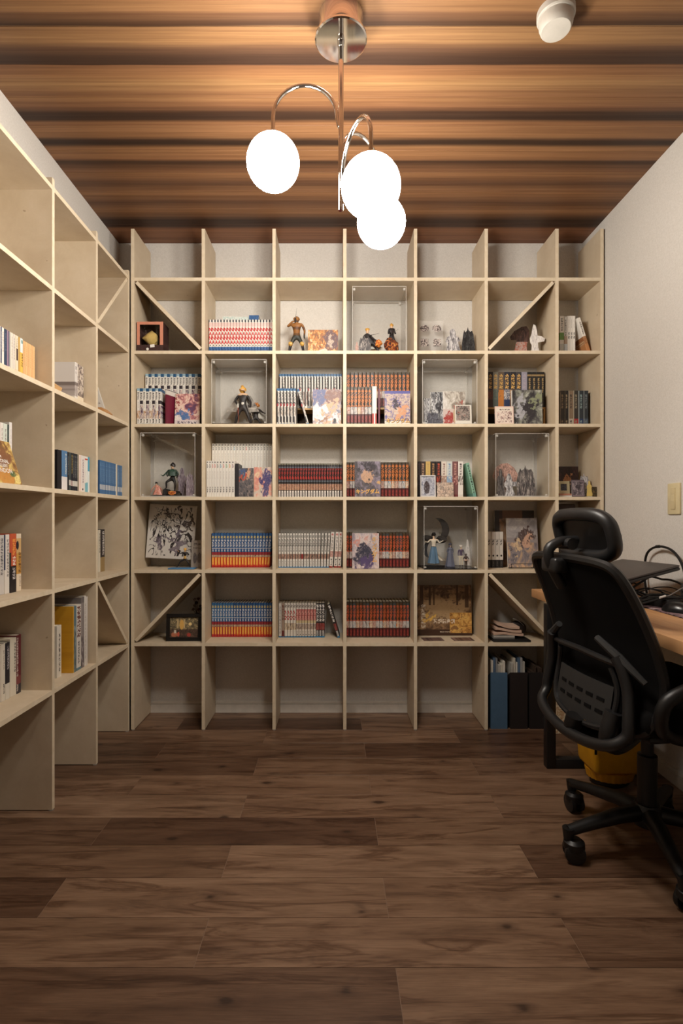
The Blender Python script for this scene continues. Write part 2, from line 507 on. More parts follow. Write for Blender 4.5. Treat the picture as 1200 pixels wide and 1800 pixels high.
for nm, b in shell_bb:
    o = shell(nm, b, M_TRIM)
    b2 = list(b); b2[4], b2[5] = .046, .060
    if 'back' in nm: b2[2] += .004
    elif 'right' in nm: b2[0] += .004
    else: b2[1] -= .004
    link('upper_lip', boxes('upper_lip', [tuple(b2)], M_TRIM, 0.001), o)
# floor planks, rows run along x; joints measured in the photograph
PW, PL = 0.1524, 0.9144
plank_cache = {}
def plank_mesh(L, W, mat, g=0.0008):
    k = (round(L, 4), round(W, 4), mat.name)
    if k not in plank_cache:
        plank_cache[k] = boxes('plank', [(-L / 2 + g, L / 2 - g, -W / 2 + g, W / 2 - g, -0.0012, 0.0)], mat, 0.0003)
    return plank_cache[k]
row = -2
while True:
    ya, yb = 2.587 - PW * row, 2.587 - PW * (row - 1)     # row 1 runs 2.587-PW .. 2.587
    if yb <= YF: break
    ya, yb = max(ya, YF), min(yb, YB)
    if yb - ya > 0.005:
        xs = -0.3205 if row % 2 else 0.1465
        e = xs - PL * 3
        while e < XR:
            a, b = max(e, XL), min(e + PL, XR)
            if b - a > 0.01:
                link('plank', plank_mesh(b - a, yb - ya, M_FLOOR), floor, ((a + b) / 2, (ya + yb) / 2, 0))
            e += PL
    row += 1
# ceiling planks
CW = 0.1325
k = 0
while True:
    yb = 1.583 + CW * (10 - k); ya = yb - CW
    k += 1
    if ya > YB: continue
    if yb < YF: break
    ya, yb = max(ya, YF), min(yb, YB)
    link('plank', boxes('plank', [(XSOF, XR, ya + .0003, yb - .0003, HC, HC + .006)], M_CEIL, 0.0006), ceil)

# ------------------------------------------------------------------ pendant lamp
def mat_globe():
    m = bpy.data.materials.new('lit_opal_glass'); m.use_nodes = True
    t = m.node_tree; t.nodes.clear()
    out = t.nodes.new('ShaderNodeOutputMaterial'); e = t.nodes.new('ShaderNodeEmission')
    e.inputs[0].default_value = (*LAMP_COLOR, 1); e.inputs[1].default_value = LAMP_STRENGTH
    t.links.new(e.outputs[0], out.inputs[0])
    return m
M_GLOBE = mat_globe()
LX, LY = 0.0252, 1.550
lamp = thing('pendant_lamp', 'chrome pendant lamp with three lit white globes on curved arms', 'lamp', (LX, LY, HC))
link('canopy', lathe('canopy', [(0.066, 0.0), (0.066, -0.058), (0.062, -0.066)], M_CHROME, 40), lamp)
link('canopy_plate', lathe('canopy_plate', [(0.070, -0.064), (0.0765, -0.067), (0.0765, -0.072), (0.073, -0.075), (0.0, -0.075)], M_CHROME, 48, ang=0.5), lamp)
ZR0 = 1.947 - HC
link('rod_joint', lathe('rod_joint', [(0.0, -0.060), (0.009, -0.07), (0.011, -0.078), (0.009, -0.092), (0.0, -0.094)], M_CHROME, 16), lamp)
link('rod', tube('rod', [(0, 0, -0.080), (0, 0, ZR0)], 0.0078, M_CHROME, 16), lamp)
GD = 0.155
for (gx, gy, gz) in ((-.200, 0.0, 2.088), (.075, -.180, 1.903), (.132, .140, 1.990)):
    ang = math.atan2(gy, gx); RR = math.hypot(gx, gy); c, s = math.cos(ang), math.sin(ang)
    za = gz + 0.228 - HC; r = (RR - 0.012) / 2
    pts = [(0.005, za - r - 0.03), (0.009, za - r - 0.015)]
    for q in range(0, 17):
        a = PI - PI * q / 16
        pts.append((0.012 + r + r * math.cos(a), za - r + r * math.sin(a)))
    pts.append((RR, gz - HC + GD / 2 + .004))
    arm = link('arm', tube('arm', [(p[0] * c, p[0] * s, p[1]) for p in pts], 0.0058, M_CHROME, 12), lamp)
    link('globe_collar', lathe('globe_collar', [(0, .014), (0.010, .014), (0.020, .004), (0.022, -.010), (0.0, -.010)], M_CHROME, 20), arm, (gx, gy, gz - HC + GD / 2))
    g = [(max(1e-7, GD / 2 * math.sin(PI * i / 20)) if 0 < i < 20 else 0, -GD / 2 * math.cos(PI * i / 20)) for i in range(21)]
    link('globe', lathe('globe', g, M_GLOBE, 40, ang=3), arm, (gx, gy, gz - HC))

# smoke detector
M_WPL = plain('ivory_white_plastic', (172, 167, 158), 0.5)
sd = thing('smoke_detector', 'round white smoke detector on the wood ceiling', 'smoke detector', (X(978, 1.53), 1.535, HC))
link('mounting_base', lathe('mounting_base', [(0.053, 0), (0.053, -.018), (0.050, -.022), (0, -.022)], M_WPL, 32), sd)
link('sensor_head', lathe('sensor_head', [(0.047, -.022), (0.047, -.040), (0.043, -.052), (0.040, -.056), (0, -.058)], M_WPL, 32), sd)
link('vent_slot', boxes('vent_slot', [(-.004, .004, -.0532, -.052, -.012, -.006)], M_BLACK), sd)
link('vent_slot', boxes('vent_slot', [(-.030, -.024, -.0478, -.046, -.012, -.008)], M_BLACK), sd)

# ------------------------------------------------------------------ shelf units
def board(name, parent, b, front):
    """board with its front edge strip as a child; front = axis sign ('-y' or '+x')"""
    x0, x1, y0, y1, z0, z1 = b
    if front == '-y':
        m = boxes(name, [(x0, x1, y0 + .0012, y1, z0, z1)], M_SHELF); e = (x0, x1, y0, y0 + .0012, z0, z1)
    else:
        m = boxes(name, [(x0, x1 - .0012, y0, y1, z0, z1)], M_SHELF); e = (x1 - .0012, x1, y0, y1, z0, z1)
    o = link(name, m, parent)
    link('front_edge', boxes('front_edge', [e], M_EDGE), o)
    return o
M_FOOT = plain('grey_foot_pad', (150, 146, 140), 0.6)
def brace(parent, p0, p1, lo, hi, plane):
    """slanted board in a cell; p = (lateral, z); lo..hi depth range"""
    (a0, z0), (a1, z1) = p0, p1
    d = Vector((a1 - a0, z1 - z0)).normalized(); nrm = Vector((-d.y, d.x)) * TB / 2
    q = [(a0 + nrm.x, z0 + nrm.y), (a0 - nrm.x, z0 - nrm.y), (a1 - nrm.x, z1 - nrm.y), (a1 + nrm.x, z1 + nrm.y)]
    def mk(l, h, mat):
        bm = bmesh.new()
        P = (lambda a, z, t: (a, t, z)) if plane == 'y' else (lambda a, z, t: (t, a, z))
        A = [bm.verts.new(P(a, z, l)) for a, z in q]; B = [bm.verts.new(P(a, z, h)) for a, z in q]
        bm.faces.new(A); bm.faces.new(B[::-1])
        for i in range(4): bm.faces.new((A[i], B[i], B[(i + 1) % 4], A[(i + 1) % 4]))
        return finish(bm, 'diagonal_brace', mat)
    if plane == 'y':
        o = link('diagonal_brace', mk(lo + .0012, hi, M_SHELF), parent); link('front_edge', mk(lo, lo + .0012, M_EDGE), o)
    else:
        o = link('diagonal_brace', mk(lo, hi - .0012, M_SHELF), parent); link('front_edge', mk(hi - .0012, hi, M_EDGE), o)

back = thing('bookshelf', 'pale plywood grid bookshelf filling the back wall, seven columns wide', 'bookshelf', (0, 0, 0))
for x in XU:
    o = board('upright', back, (x - TB / 2, x + TB / 2, YS, YB - .0115, .004, 2.4636), '-y')
    link('foot_pad', lathe('foot_pad', [(.009, 0), (.009, .004)], M_FOOT, 12), o, (x, YS + .008, 0))
for c in range(7):
    for r in range(6):
        board('shelf_board', back, (XU[c] + TB / 2, XU[c + 1] - TB / 2, YS, YB - .0115, ZB[r] - TB / 2, ZB[r] + TB / 2), '-y')
i = TB / 2 + .006
brace(back, (XU[0] + i + .004, ZB[0] - i), (XU[1] - i, ZB[1] + i + .004), YS + .002, YB - .012, 'y')
brace(back, (XU[5] + i, ZB[1] + i + .004), (XU[6] - i - .004, ZB[0] - i), YS + .002, YB - .012, 'y')
brace(back, (XU[0] + i, ZB[5] + i + .004), (XU[1] - i - .004, ZB[4] - i), YS + .002, YB - .012, 'y')
brace(back, (XU[5] + i + .004, ZB[4] - i), (XU[6] - i, ZB[5] + i + .004), YS + .002, YB - .012, 'y')

YU = [2.562 - .3473 * k for k in range(5)]          # near faces of left uprights
left = thing('bookshelf', 'pale plywood bookshelf along the left wall, under the white soffit', 'bookshelf', (0, 0, 0))
for y in YU:
    o = board('upright', left, (XL + .0115, XS, y, y + TB, .004, 2.252), '+x')
    link('foot_pad', lathe('foot_pad', [(.009, 0), (.009, .004)], M_FOOT, 12), o, (XS - .008, y + TB / 2, 0))
for c in range(4):
    for r in range(6):
        board('shelf_board', left, (XL + .0115, XS, YU[c + 1] + TB, YU[c], ZB[r] - TB / 2, ZB[r] + TB / 2), '+x')
brace(left, (YU[1] + TB + .006, ZB[1] + i + .004), (YU[0] - .010, ZB[0] - i), XL + .012, XS - .002, 'x')
brace(left, (YU[1] + TB + .010, ZB[4] - i), (YU[0] - .006, ZB[5] + i + .004), XL + .012, XS - .002, 'x')

# ------------------------------------------------------------------ lettering (cached text meshes)
text_cache = {}
def text_mesh(body, size, mat, sx=1.0, bold=0.0):
    """text in the x-z plane facing -y, centred on its own middle"""
    k = (body, round(size, 5), mat.name, sx, bold)
    if k in text_cache: return text_cache[k]
    cu = bpy.data.curves.new('lettering', 'FONT')
    cu.body = body; cu.size = size; cu.align_x = 'CENTER'; cu.resolution_u = 2; cu.space_line = 0.82; cu.offset = bold
    o = bpy.data.objects.new('lettering_tmp', cu); COL.objects.link(o)
    bpy.context.view_layer.update()
    dg = bpy.context.evaluated_depsgraph_get()
    me = bpy.data.meshes.new_from_object(o.evaluated_get(dg))
    bpy.data.objects.remove(o); bpy.data.curves.remove(cu)
    xs = [v.co.x for v in me.vertices]; ys = [v.co.y for v in me.vertices]
    cx, cy = (min(xs) + max(xs)) / 2, (min(ys) + max(ys)) / 2
    for v in me.vertices: v.co = Vector(((v.co.x - cx) * sx, 0, v.co.y - cy))
    me.name = 'lettering'
    me.materials.clear(); me.materials.append(mat)
    text_cache[k] = me
    return me

# ------------------------------------------------------------------ books
book_cache = {}
def book_meshes(w, h, d):
    k = (round(w, 4), round(h, 4), round(d, 4))
    if k not in book_cache:
        t = min(.0012, w * .12)
        c_ = min(.0016, w * .16); a = w / 2
        bm = bmesh.new()
        prof = [(-a, d), (-a, c_ * 1.2), (-a + c_ * .35, c_ * .35), (-a + c_ * 1.2, 0), (a - c_ * 1.2, 0), (a - c_ * .35, c_ * .35), (a, c_ * 1.2), (a, d), (a - t, d), (a - t, c_ + t), (-a + t, c_ + t), (-a + t, d)]
        lo = [bm.verts.new((px_, py_, 0)) for px_, py_ in prof]; hi = [bm.verts.new((px_, py_, h)) for px_, py_ in prof]
        for i_ in range(12): bm.faces.new((lo[i_], lo[(i_ + 1) % 12], hi[(i_ + 1) % 12], hi[i_]))
        for R_ in (lo, hi):
            bm.faces.new(R_[0:2] + R_[10:12]); bm.faces.new(R_[1:7] + R_[9:11]); bm.faces.new(R_[6:10])
        cov = finish(bm, 'book_cover', None)
        pg = boxes('page_block', [(-w / 2 + t, w / 2 - t, .0016 + t, d - .002, .0008, h - .0015)], M_PAPER)
        book_cache[k] = (cov, pg)
    return book_cache[k]
mesh_mat = {}
def with_mat(me, mat):
    k = (me.name, mat.name)
    if k not in mesh_mat:
        m = me.copy(); m.materials.clear(); m.materials.append(mat); mesh_mat[k] = m
    return mesh_mat[k]
def book(mat, x, y, z, w, h, d, label, group=None, rz=0.0, lean=0.0, name='book', letters=None, cat='book'):
    """spine face at local y=0 facing -y; origin bottom centre of the spine"""
    cov, pg = book_meshes(w, h, d)
    o = thing(name, label, cat, (x, y, z), (0, lean, rz), group)
    link('cover', with_mat(cov, mat), o)
    link('page_block', pg, o)
    if letters:
        for me, lz in letters: link('lettering', me, o, (0, -.0006, lz))
    return o
def series(px0, px1, n, y, z, h, d, mats, label, group, letters=None, jit=.0015, name='comic_book', lift=0.0):
    x0, x1 = X(px0, y), X(px1, y); wd = (x1 - x0) / n
    w = round(wd - .0012, 4)
    for k in range(n):
        m = mats[k % len(mats)] if not callable(mats) else mats(k)
        lt = letters(k) if callable(letters) else letters
        book(m, x0 + wd * (k + .5), y + random.uniform(0, jit), z + lift, w, h, d, label, group, name=name, letters=lt)
def lean_book(mat, px, y, z, w, h, d, ang, label, group=None, name='book', letters=None):
    """book tilted sideways by ang (rad, + leans to the right at its top when negative); px is its lowest corner"""
    x = X(px, y)
    # lowest corner on the shelf
    o = book(mat, 0, y, 0, w, h, d, label, group, lean=ang, name=name, letters=letters)
    s, c = math.sin(ang), math.cos(ang)
    # local corner that touches: for top leaning left (ang<0) the right bottom corner is lowest?
    cx = w / 2 if ang > 0 else -w / 2
    # rotation about Y: x' = x c + z s ; z' = -x s + z c
    o.location = (x - w / 2 * c, y, z + cx * s + .0003)      # px marks the right end of its foot
    return o
def facing(mat, px0, px1, py_top, y, z, t, label, group=None, name='book', lean=0.06, cat='book', letters=None, back=None):
    """book or panel with its cover toward the camera, leaning back a little"""
    x0, x1 = X(px0, y), X(px1, y); w = x1 - x0; h = (Z(py_top, y) - z) / math.cos(lean)
    root = thing(name, label, cat, ((x0 + x1) / 2, y, z + .0002 + t * math.sin(lean)), (-lean, 0, 0), group)
    link('front_cover' if t > .005 else 'printed_face', boxes('front_cover', [(-w / 2, w / 2, 0, .0012, 0, h)], mat), root)
    if t <= .005: link('backing_board', boxes('backing_board', [(-w / 2, w / 2, .0013, t, 0, h)], M_PAPERW), root)
    if t > .005:
        link('page_block', boxes('page_block', [(-w / 2 + .0012, w / 2 - .001, .0012, t - .0012, .001, h - .001)], M_PAPER), root)
        link('back_cover', boxes('back_cover', [(-w / 2, w / 2, t - .0012, t, 0, h), (-w / 2, -w / 2 + .0012, .0012, t - .0012, 0, h)], back or M_PAPERW), root)
    if letters:
        for q_, (me, lx, lz) in enumerate(letters): link('lettering', me, root, (w * (lx - .5), -.0006 - .0004 * q_, h * lz))
    return root

# ---- print colours
I_RED = plain('red_print', (196, 40, 40), .5); I_BLACK = plain('black_print', (28, 26, 26), .5); I_WHITE = plain('white_print', (232, 228, 220), .5)
I_ORANGE = plain('orange_print', (222, 128, 62), .5); I_GOLD = plain('gold_print', (226, 176, 96), .5); I_RUST = plain('rust_orange_print', (206, 92, 54), .5)
I_GREYT = plain('grey_print', (110, 106, 104), .5); I_YEL = plain('yellow_print', (226, 196, 90), .5)
W_ = (226, 222, 214)

# ================= BACK SHELF, row 1 =================
# two-letter red titles down white spines
nana = printed('white_spine_blue_foot', W_, [('band', 0, .225, (52, 96, 150)), ('kanji', .3, .7, .05, .17, 3, (20, 40, 80)), ('band', .80, .92, (222, 196, 190)),
               ('rect', 0, .22, .93, 1, (40, 50, 70)), ('rect', .78, 1, .93, 1, (40, 50, 70)), ('dot' if False else 'blob', .5, .265, .2, .022, (40, 40, 48), 0)])
yN = 2.646
wN = (X(479, yN) - X(367, yN)) / 21
ntext = text_mesh('N\nA\nN\nA', .0262, I_RED, .78, .0008)
series(367, 479, 21, yN, zrow(1), .176, .112, [nana], 'white comic paperback with red stacked letters and a blue foot, in a packed row',
       'white and red paperbacks in one packed row', [(ntext, .176 * .535)])
nc1 = printed('white_cover_coloured_dots', W_, [('art', 0, 1, 0, 1, [(226, 222, 214), (226, 222, 214), (70, 160, 160), (226, 222, 214), (200, 60, 60)], 14, 2)])
nc2 = printed('blue_cover', (58, 100, 150), [('art', 0, 1, 0, 1, [(58, 100, 150), (40, 76, 124), (80, 120, 164)], 6, 2)])
zt = zrow(1) + .1765
def lying(mat, x0, x1, y0, y1, z, t, label, rot=0.0, name='book', group=None):
    """paperback lying flat, spine along its front long side"""
    wx, dy = x1 - x0, y1 - y0
    o = thing(name, label, 'book', ((x0 + x1) / 2, (y0 + y1) / 2, z), (0, 0, rot), group)
    link('cover', boxes('cover', [(-wx / 2, wx / 2, -dy / 2, dy / 2, 0, .001), (-wx / 2, wx / 2, -dy / 2, dy / 2, t - .001, t), (-wx / 2, wx / 2, -dy / 2, -dy / 2 + .001, .001, t - .001)], mat), o)
    link('page_block', boxes('page_block', [(-wx / 2 + .001, wx / 2 - .001, -dy / 2 + .001, dy / 2 - .002, .001, t - .001)], M_PAPER), o)
    return o
lying(nc1, X(391, 2.66), X(440, 2.66), 2.655, 2.765, zt, .018, 'white paperback with coloured specks lying on top of the red-lettered row', .05, 'comic_book')
lying(nc2, X(438, 2.66), X(455, 2.66), 2.652, 2.77, zt, .024, 'blue paperback lying flat on top of the red-lettered row', 0, 'comic_book')

# small pink window box with a round golden doll head
M_PINKB = plain('pink_card', (206, 138, 112), .6); M_BROWNB = printed('dark_brown_box_print', (64, 44, 42), [('art', 0, 1, 0, 1, [(58, 40, 38), (72, 50, 48), (90, 66, 60)], 12, 1)])
yb_ = 2.60; bx0, bx1 = X(240.5, yb_), X(286.5, yb_); bz = zrow(1); bh = Z(565.5, yb_) - bz; bw = bx1 - bx0
box1 = thing('toy_box', 'small pink window box with a golden doll head inside, under the diagonal brace', 'toy box', ((bx0 + bx1) / 2, yb_, bz))
hw = bw / 2; wy = .012
link('box_shell', boxes('box_shell', [(-hw, hw, .088, .09, 0, bh), (-hw, -hw + .002, .002, .088, 0, bh), (hw - .002, hw, .002, .088, 0, bh), (-hw + .002, hw - .002, .002, .088, 0, .002), (-hw + .002, hw - .002, .002, .088, bh - .002, bh)], M_BROWNB), box1)
link('front_frame', boxes('front_frame', [(-hw, -hw + .014, 0, .002, .034, bh), (hw - .016, hw, 0, .002, .034, bh), (-hw + .014, hw - .016, 0, .002, bh - .014, bh)], M_PINKB), box1)
link('front_lower_panel', boxes('front_lower_panel', [(-hw, hw, 0, .002, 0, .034)], M_BROWNB), box1)
link('window', boxes('window', [(-hw + .014, hw - .016, .0005, .0012, .034, bh - .014)], M_ACR), box1)
link('price_sticker', boxes('price_sticker', [(.004, .026, -.0006, 0, .020, .034)], M_PAPERW), box1, (0, 0, 0), (0, -.12, 0))
link('round_sticker', lathe('round_sticker', [(.0065, 0), (.0065, .0006)], M_PAPERW, 16), box1, (-.012, 0, .013), (PI / 2, 0, 0))
M_GOLDH = plain('golden_hair', (226, 196, 120), .4); M_SKINP = plain('toy_skin', (226, 190, 158), .5)
def spiky(name, r, mat, n=60, amp=.45, seed=1, sub=2, squash=(1, 1, 1)):
    rr = random.Random(seed)
    bm = bmesh.new(); bmesh.ops.create_icosphere(bm, subdivisions=sub, radius=r)
    for v in bm.verts:
        if rr.random() < .45: v.co *= 1 + amp * rr.random()
        v.co = Vector((v.co.x * squash[0], v.co.y * squash[1], v.co.z * squash[2]))
    return smooth_by_angle(finish(bm, name, mat), .5)
link('doll_hair', spiky('doll_hair', .034, M_GOLDH, amp=.4, seed=3), box1, (-.004, .040, .076))
link('doll_body', lathe('doll_body', [(.018, 0.004), (.022, .02), (.014, .034), (0, .036)], M_PINKB, 16), box1, (-.006, .045, 0))

# ---- figurines -------------------------------------------------
def ramp_mat(name, stops, rough=.5):
    n = NB(name, rough); g = n.gen()
    f = n.math('ADD', g[2], n.math('MULTIPLY', n.math('SUBTRACT', n.noise(n.vec(*g), 6, 2), .5), .05))
    return n.color(n.ramp(f, [(p, lin(c)) for p, c in stops], 'CONSTANT'))
def figure_body(name, H, pose, mat, r=1.0):
    """continuous skinned body; pose gives joints in units of H, root at pelvis"""
    P = dict(pelvis=(0, 0, .50), waist=(0, 0, .60), chest=(0, 0, .72), neck=(0, 0, .83), head=(0, -.01, .90), crown=(0, 0, .97),
             hl=(-.055, 0, .48), kl=(-.06, -.01, .27), al=(-.06, 0, .06), tl=(-.06, -.06, .025),
             hr=(.055, 0, .48), kr=(.06, -.01, .27), ar=(.06, 0, .06), tr=(.06, -.06, .025),
             sl=(-.10, 0, .785), el=(-.13, 0, .63), wl=(-.13, -.03, .48), fl=(-.13, -.035, .44),
             sr=(.10, 0, .785), er=(.13, 0, .63), wr=(.13, -.03, .48), fr=(.13, -.035, .44))
    P.update(pose)
    R = dict(pelvis=.075, waist=.062, chest=.080, neck=.028, head=.052, crown=.040, hl=.055, kl=.040, al=.026, tl=.022, hr=.055, kr=.040, ar=.026, tr=.022,
             sl=.040, el=.027, wl=.020, fl=.020, sr=.040, er=.027, wr=.020, fr=.020)
    E_ = [('pelvis', 'waist'), ('waist', 'chest'), ('chest', 'neck'), ('neck', 'head'), ('head', 'crown'), ('pelvis', 'hl'), ('hl', 'kl'), ('kl', 'al'), ('al', 'tl'),
          ('pelvis', 'hr'), ('hr', 'kr'), ('kr', 'ar'), ('ar', 'tr'), ('chest', 'sl'), ('sl', 'el'), ('el', 'wl'), ('wl', 'fl'), ('chest', 'sr'), ('sr', 'er'), ('er', 'wr'), ('wr', 'fr')]
    ks = list(P)
    me = bpy.data.meshes.new(name)
    me.from_pydata([tuple(c * H for c in P[k]) for k in ks], [(ks.index(a), ks.index(b)) for a, b in E_], [])
    me.materials.append(mat)
    o = link(name, me)
    md = o.modifiers.new('skin', 'SKIN')
    for i_, k in enumerate(ks):
        sv = me.skin_vertices[0].data[i_]
        q = R[k] * H * r; sv.radius = (q, q * .85); sv.use_root = (k == 'pelvis')
    md.use_smooth_shade = True
    sd_ = o.modifiers.new('sub', 'SUBSURF'); sd_.levels = 1; sd_.render_levels = 1
    return o, P
def figurine(name, label, loc, H, bodymat, pose=None, rz=0.0, hair=None, group=None, r=1.0, cat='figurine', skin=True):
    t = thing(name, label, cat, loc, (0, 0, rz), group)
    b, P = figure_body('body', H, pose or {}, bodymat, r); b.parent = t
    if hair:
        hm, amp, drop, seed = hair
        hd = P['head']
        link('hair', spiky('hair', .068 * H, hm, amp=amp, seed=seed, squash=(1, .95, 1.0)), t, (hd[0] * H, (hd[1] + .022) * H, (hd[2] + .035) * H))
        if drop:
            link('long_hair', lathe('long_hair', [(.02 * H, 0), (.055 * H, -.06 * H), (.05 * H, -drop * H * .6), (.03 * H, -drop * H), (0, -drop * H)], hm, 12, .12, 5), t, (hd[0] * H, (hd[1] + .05) * H, (hd[2] + .03) * H))
    return t
def cape(parent, H, w0, w1, zt_, zb_, yoff, mat, sway=0.0, wave=.03, name='cape'):
    def fn(u, v):
        wv = w0 + (w1 - w0) * v
        return ((u - .5) * wv * H + sway * v * v * H, (yoff + .06 * v + wave * math.sin(u * 9 + v * 2)) * H, (zt_ + (zb_ - zt_) * v) * H)
    return link(name, sheet(name, fn, 12, 8, .008 * H, mat), parent)
def skirt(parent, H, rt, rb, zt_, zb_, mat, name='skirt', rip=.10, off=(0, 0)):
    return link(name, lathe(name, [(rt * H, zt_ * H), ((rt * .5 + rb * .5) * H, (zt_ * .45 + zb_ * .55) * H), (rb * H, zb_ * H), (rb * H * .9, zb_ * H + .002), (rt * .6 * H, zt_ * H - .004)], mat, 28, rip, 7), parent, (off[0] * H, off[1] * H, 0))
def sword(parent, a, b, r_, mat, hmat, frac=.25):
    a, b = Vector(a), Vector(b); m = a.lerp(b, frac)
    o = link('sword', tube('blade', [m, b], [r_, r_ * .4], mat, 6, flat=.5), parent)
    link('sword_grip', tube('sword_grip', [a, m], r_ * 1.3, hmat, 8), o)
    return o
BLADE = plain('steel_blade', (170, 168, 165), .3, .8); DARKG = plain('dark_grip', (40, 36, 36), .6); WHITE_C = plain('white_cloth_paint', (224, 220, 210), .55)
YELH = plain('yellow_hair', (224, 170, 78), .5); FLAME = printed('flame_paint', (210, 110, 50), [('art', 0, 1, 0, 1, [(120, 40, 24), (200, 84, 36), (232, 160, 70), (240, 206, 130)], 6, 1)])
FLAMED = printed('dark_flame_paint', (110, 60, 44), [('art', 0, 1, 0, 1, [(44, 32, 34), (84, 50, 42), (170, 84, 44), (226, 170, 96)], 5, 1)])
BLKH = plain('black_hair', (30, 27, 28), .45); WHH = plain('white_hair', (214, 208, 200), .5)

# bronze fighter with raised blade
bz_ = ramp_mat('bronze_fighter_paint', [(0, (30, 28, 30)), (.22, (140, 100, 54)), (.29, (52, 54, 48)), (.52, (96, 66, 38)), (.58, (140, 94, 48)), (.68, (92, 58, 32)), (.76, (146, 98, 50)), (.88, (70, 46, 30))])
H = .205
f1 = figurine('figurine', 'bronze and dark green fighter figurine with legs apart and a blade raised over its head', (X(521, 2.66), 2.665, zrow(1)), H, bz_,
              dict(pelvis=(0, 0, .47), waist=(0, 0, .56), chest=(0, 0, .70), neck=(0, -.02, .80), head=(0, -.03, .86), crown=(0, -.02, .91), hl=(-.06, 0, .45), kl=(-.15, -.03, .25), al=(-.19, 0, .05), tl=(-.22, -.06, .025),
                   hr=(.06, 0, .45), kr=(.14, -.04, .26), ar=(.18, .02, .05), tr=(.20, -.05, .025), sl=(-.13, 0, .78), el=(-.22, -.05, .70), wl=(-.10, -.11, .80), fl=(-.03, -.11, .82),
                   sr=(.13, 0, .78), er=(.20, 0, .62), wr=(.19, -.06, .45), fr=(.20, -.08, .40)), 0, (plain('bronze_hair', (150, 104, 56), .5), .3, 0, 5), r=1.25)
sword(f1, (-.006, -.024, .16), (.002, -.026, .230), .0028, BLADE, DARKG, .3)
for sx in (-1, 1): link('knee_guard', spiky('knee_guard', .012, plain('gold_paint', (204, 164, 84), .35), amp=.2, seed=9, sub=1), f1, (sx * .029, -.016, .055))
pan = printed('flame_art_print', (200, 150, 100), [('art', 0, 1, 0, 1, [(110, 84, 80), (160, 116, 90), (206, 140, 84), (226, 186, 130), (226, 210, 190)], 5, 1.8), ('blob', .78, .62, .26, .40, (116, 98, 104), .5), ('blob', .75, .55, .08, .3, (200, 184, 170), .4), ('blob', .5, .10, .26, .2, (222, 210, 198), .3)], use_rnd=False)
facing(pan, 541, 594, 578, 2.69, zrow(1), .004, 'wide art board of orange flames on violet grey, beside the bronze fighter figurine', None, 'art_board', .10, 'art board')

# ---- clear display cases ----------------------------------------
def case(px0, px1, py_top, y, z, depth, label, base=None):
    x0, x1 = X(px0, y), X(px1, y); w_ = x1 - x0; h = Z(py_top, y) - z
    t = thing('display_case', label, 'display case', ((x0 + x1) / 2, y, z + .0002))
    a = w_ / 2; p = .0022; bt = .005
    link('base_plate', boxes('base_plate', [(-a, a, 0, depth, 0, bt)], base or M_ACRE, .0008), t)
    link('front_panel', boxes('front_panel', [(-a, a, 0, p, bt, h)], M_ACR), t)
    link('back_panel', boxes('back_panel', [(-a, a, depth - p, depth, bt, h)], M_ACR), t)
    for sx in (-1, 1):
        xx = (-a, -a + p) if sx < 0 else (a - p, a)
        link('side_panel', boxes('side_panel', [(xx[0], xx[1], p, depth - p, bt, h)], M_ACR), t)
    link('top_panel', boxes('top_panel', [(-a + p, a - p, p, depth - p, h - p, h)], M_ACR), t)
    q = .0010
    for sx in (-1, 1):
        for yy in (0, depth): link('polished_edge', boxes('polished_edge', [(sx * a - q, sx * a + q, yy - q, yy + q, bt, h)], M_ACRE), t)
        link('polished_edge', boxes('polished_edge', [(sx * a - q, sx * a + q, q, depth - q, h - q, h + q)], M_ACRE), t)
        for yy in (.004, depth - .016):
            link('corner_clip', rbox('corner_clip', (.012, .012, .012), M_ACRE, .002, 1), t, (sx * (a - .008), yy + .006, h - .010))
            link('corner_clip', rbox('corner_clip', (.010, .010, .008), M_ACRE, .002, 1), t, (sx * (a - .008), yy + .006, bt + .005))
    for yy in (0, depth): link('polished_edge', boxes('polished_edge', [(-a + q, a - q, yy - q, yy + q, h - q, h + q)], M_ACRE), t)
    return t
FB = .0054      # things stand on the case base
M_BBASE = plain('black_base_plate', (24, 22, 22), .25, 0, .6)
case(619.5, 713.5, 503.5, 2.612, zrow(1), .195, 'clear acrylic display case in the top row holding two yellow-haired figurines')
case(372, 468, 632, 2.600, zrow(2), .205, 'clear acrylic case on a black base around a caped dark figurine', M_BBASE)
case(742.5, 838, 632.5, 2.605, zrow(2), .200, 'clear acrylic case holding postcards and a small framed photograph')
case(247, 342.5, 761, 2.602, zrow(3), .205, 'clear acrylic case around the green-caped figurine on black rock')
case(871, 964, 762, 2.605, zrow(3), .200, 'clear acrylic case holding grey flat standees and a pink flowering tree')
case(745, 839, 890.3, 2.592, zrow(4), .205, 'clear acrylic case on a black base holding several tall figurines', M_BBASE)

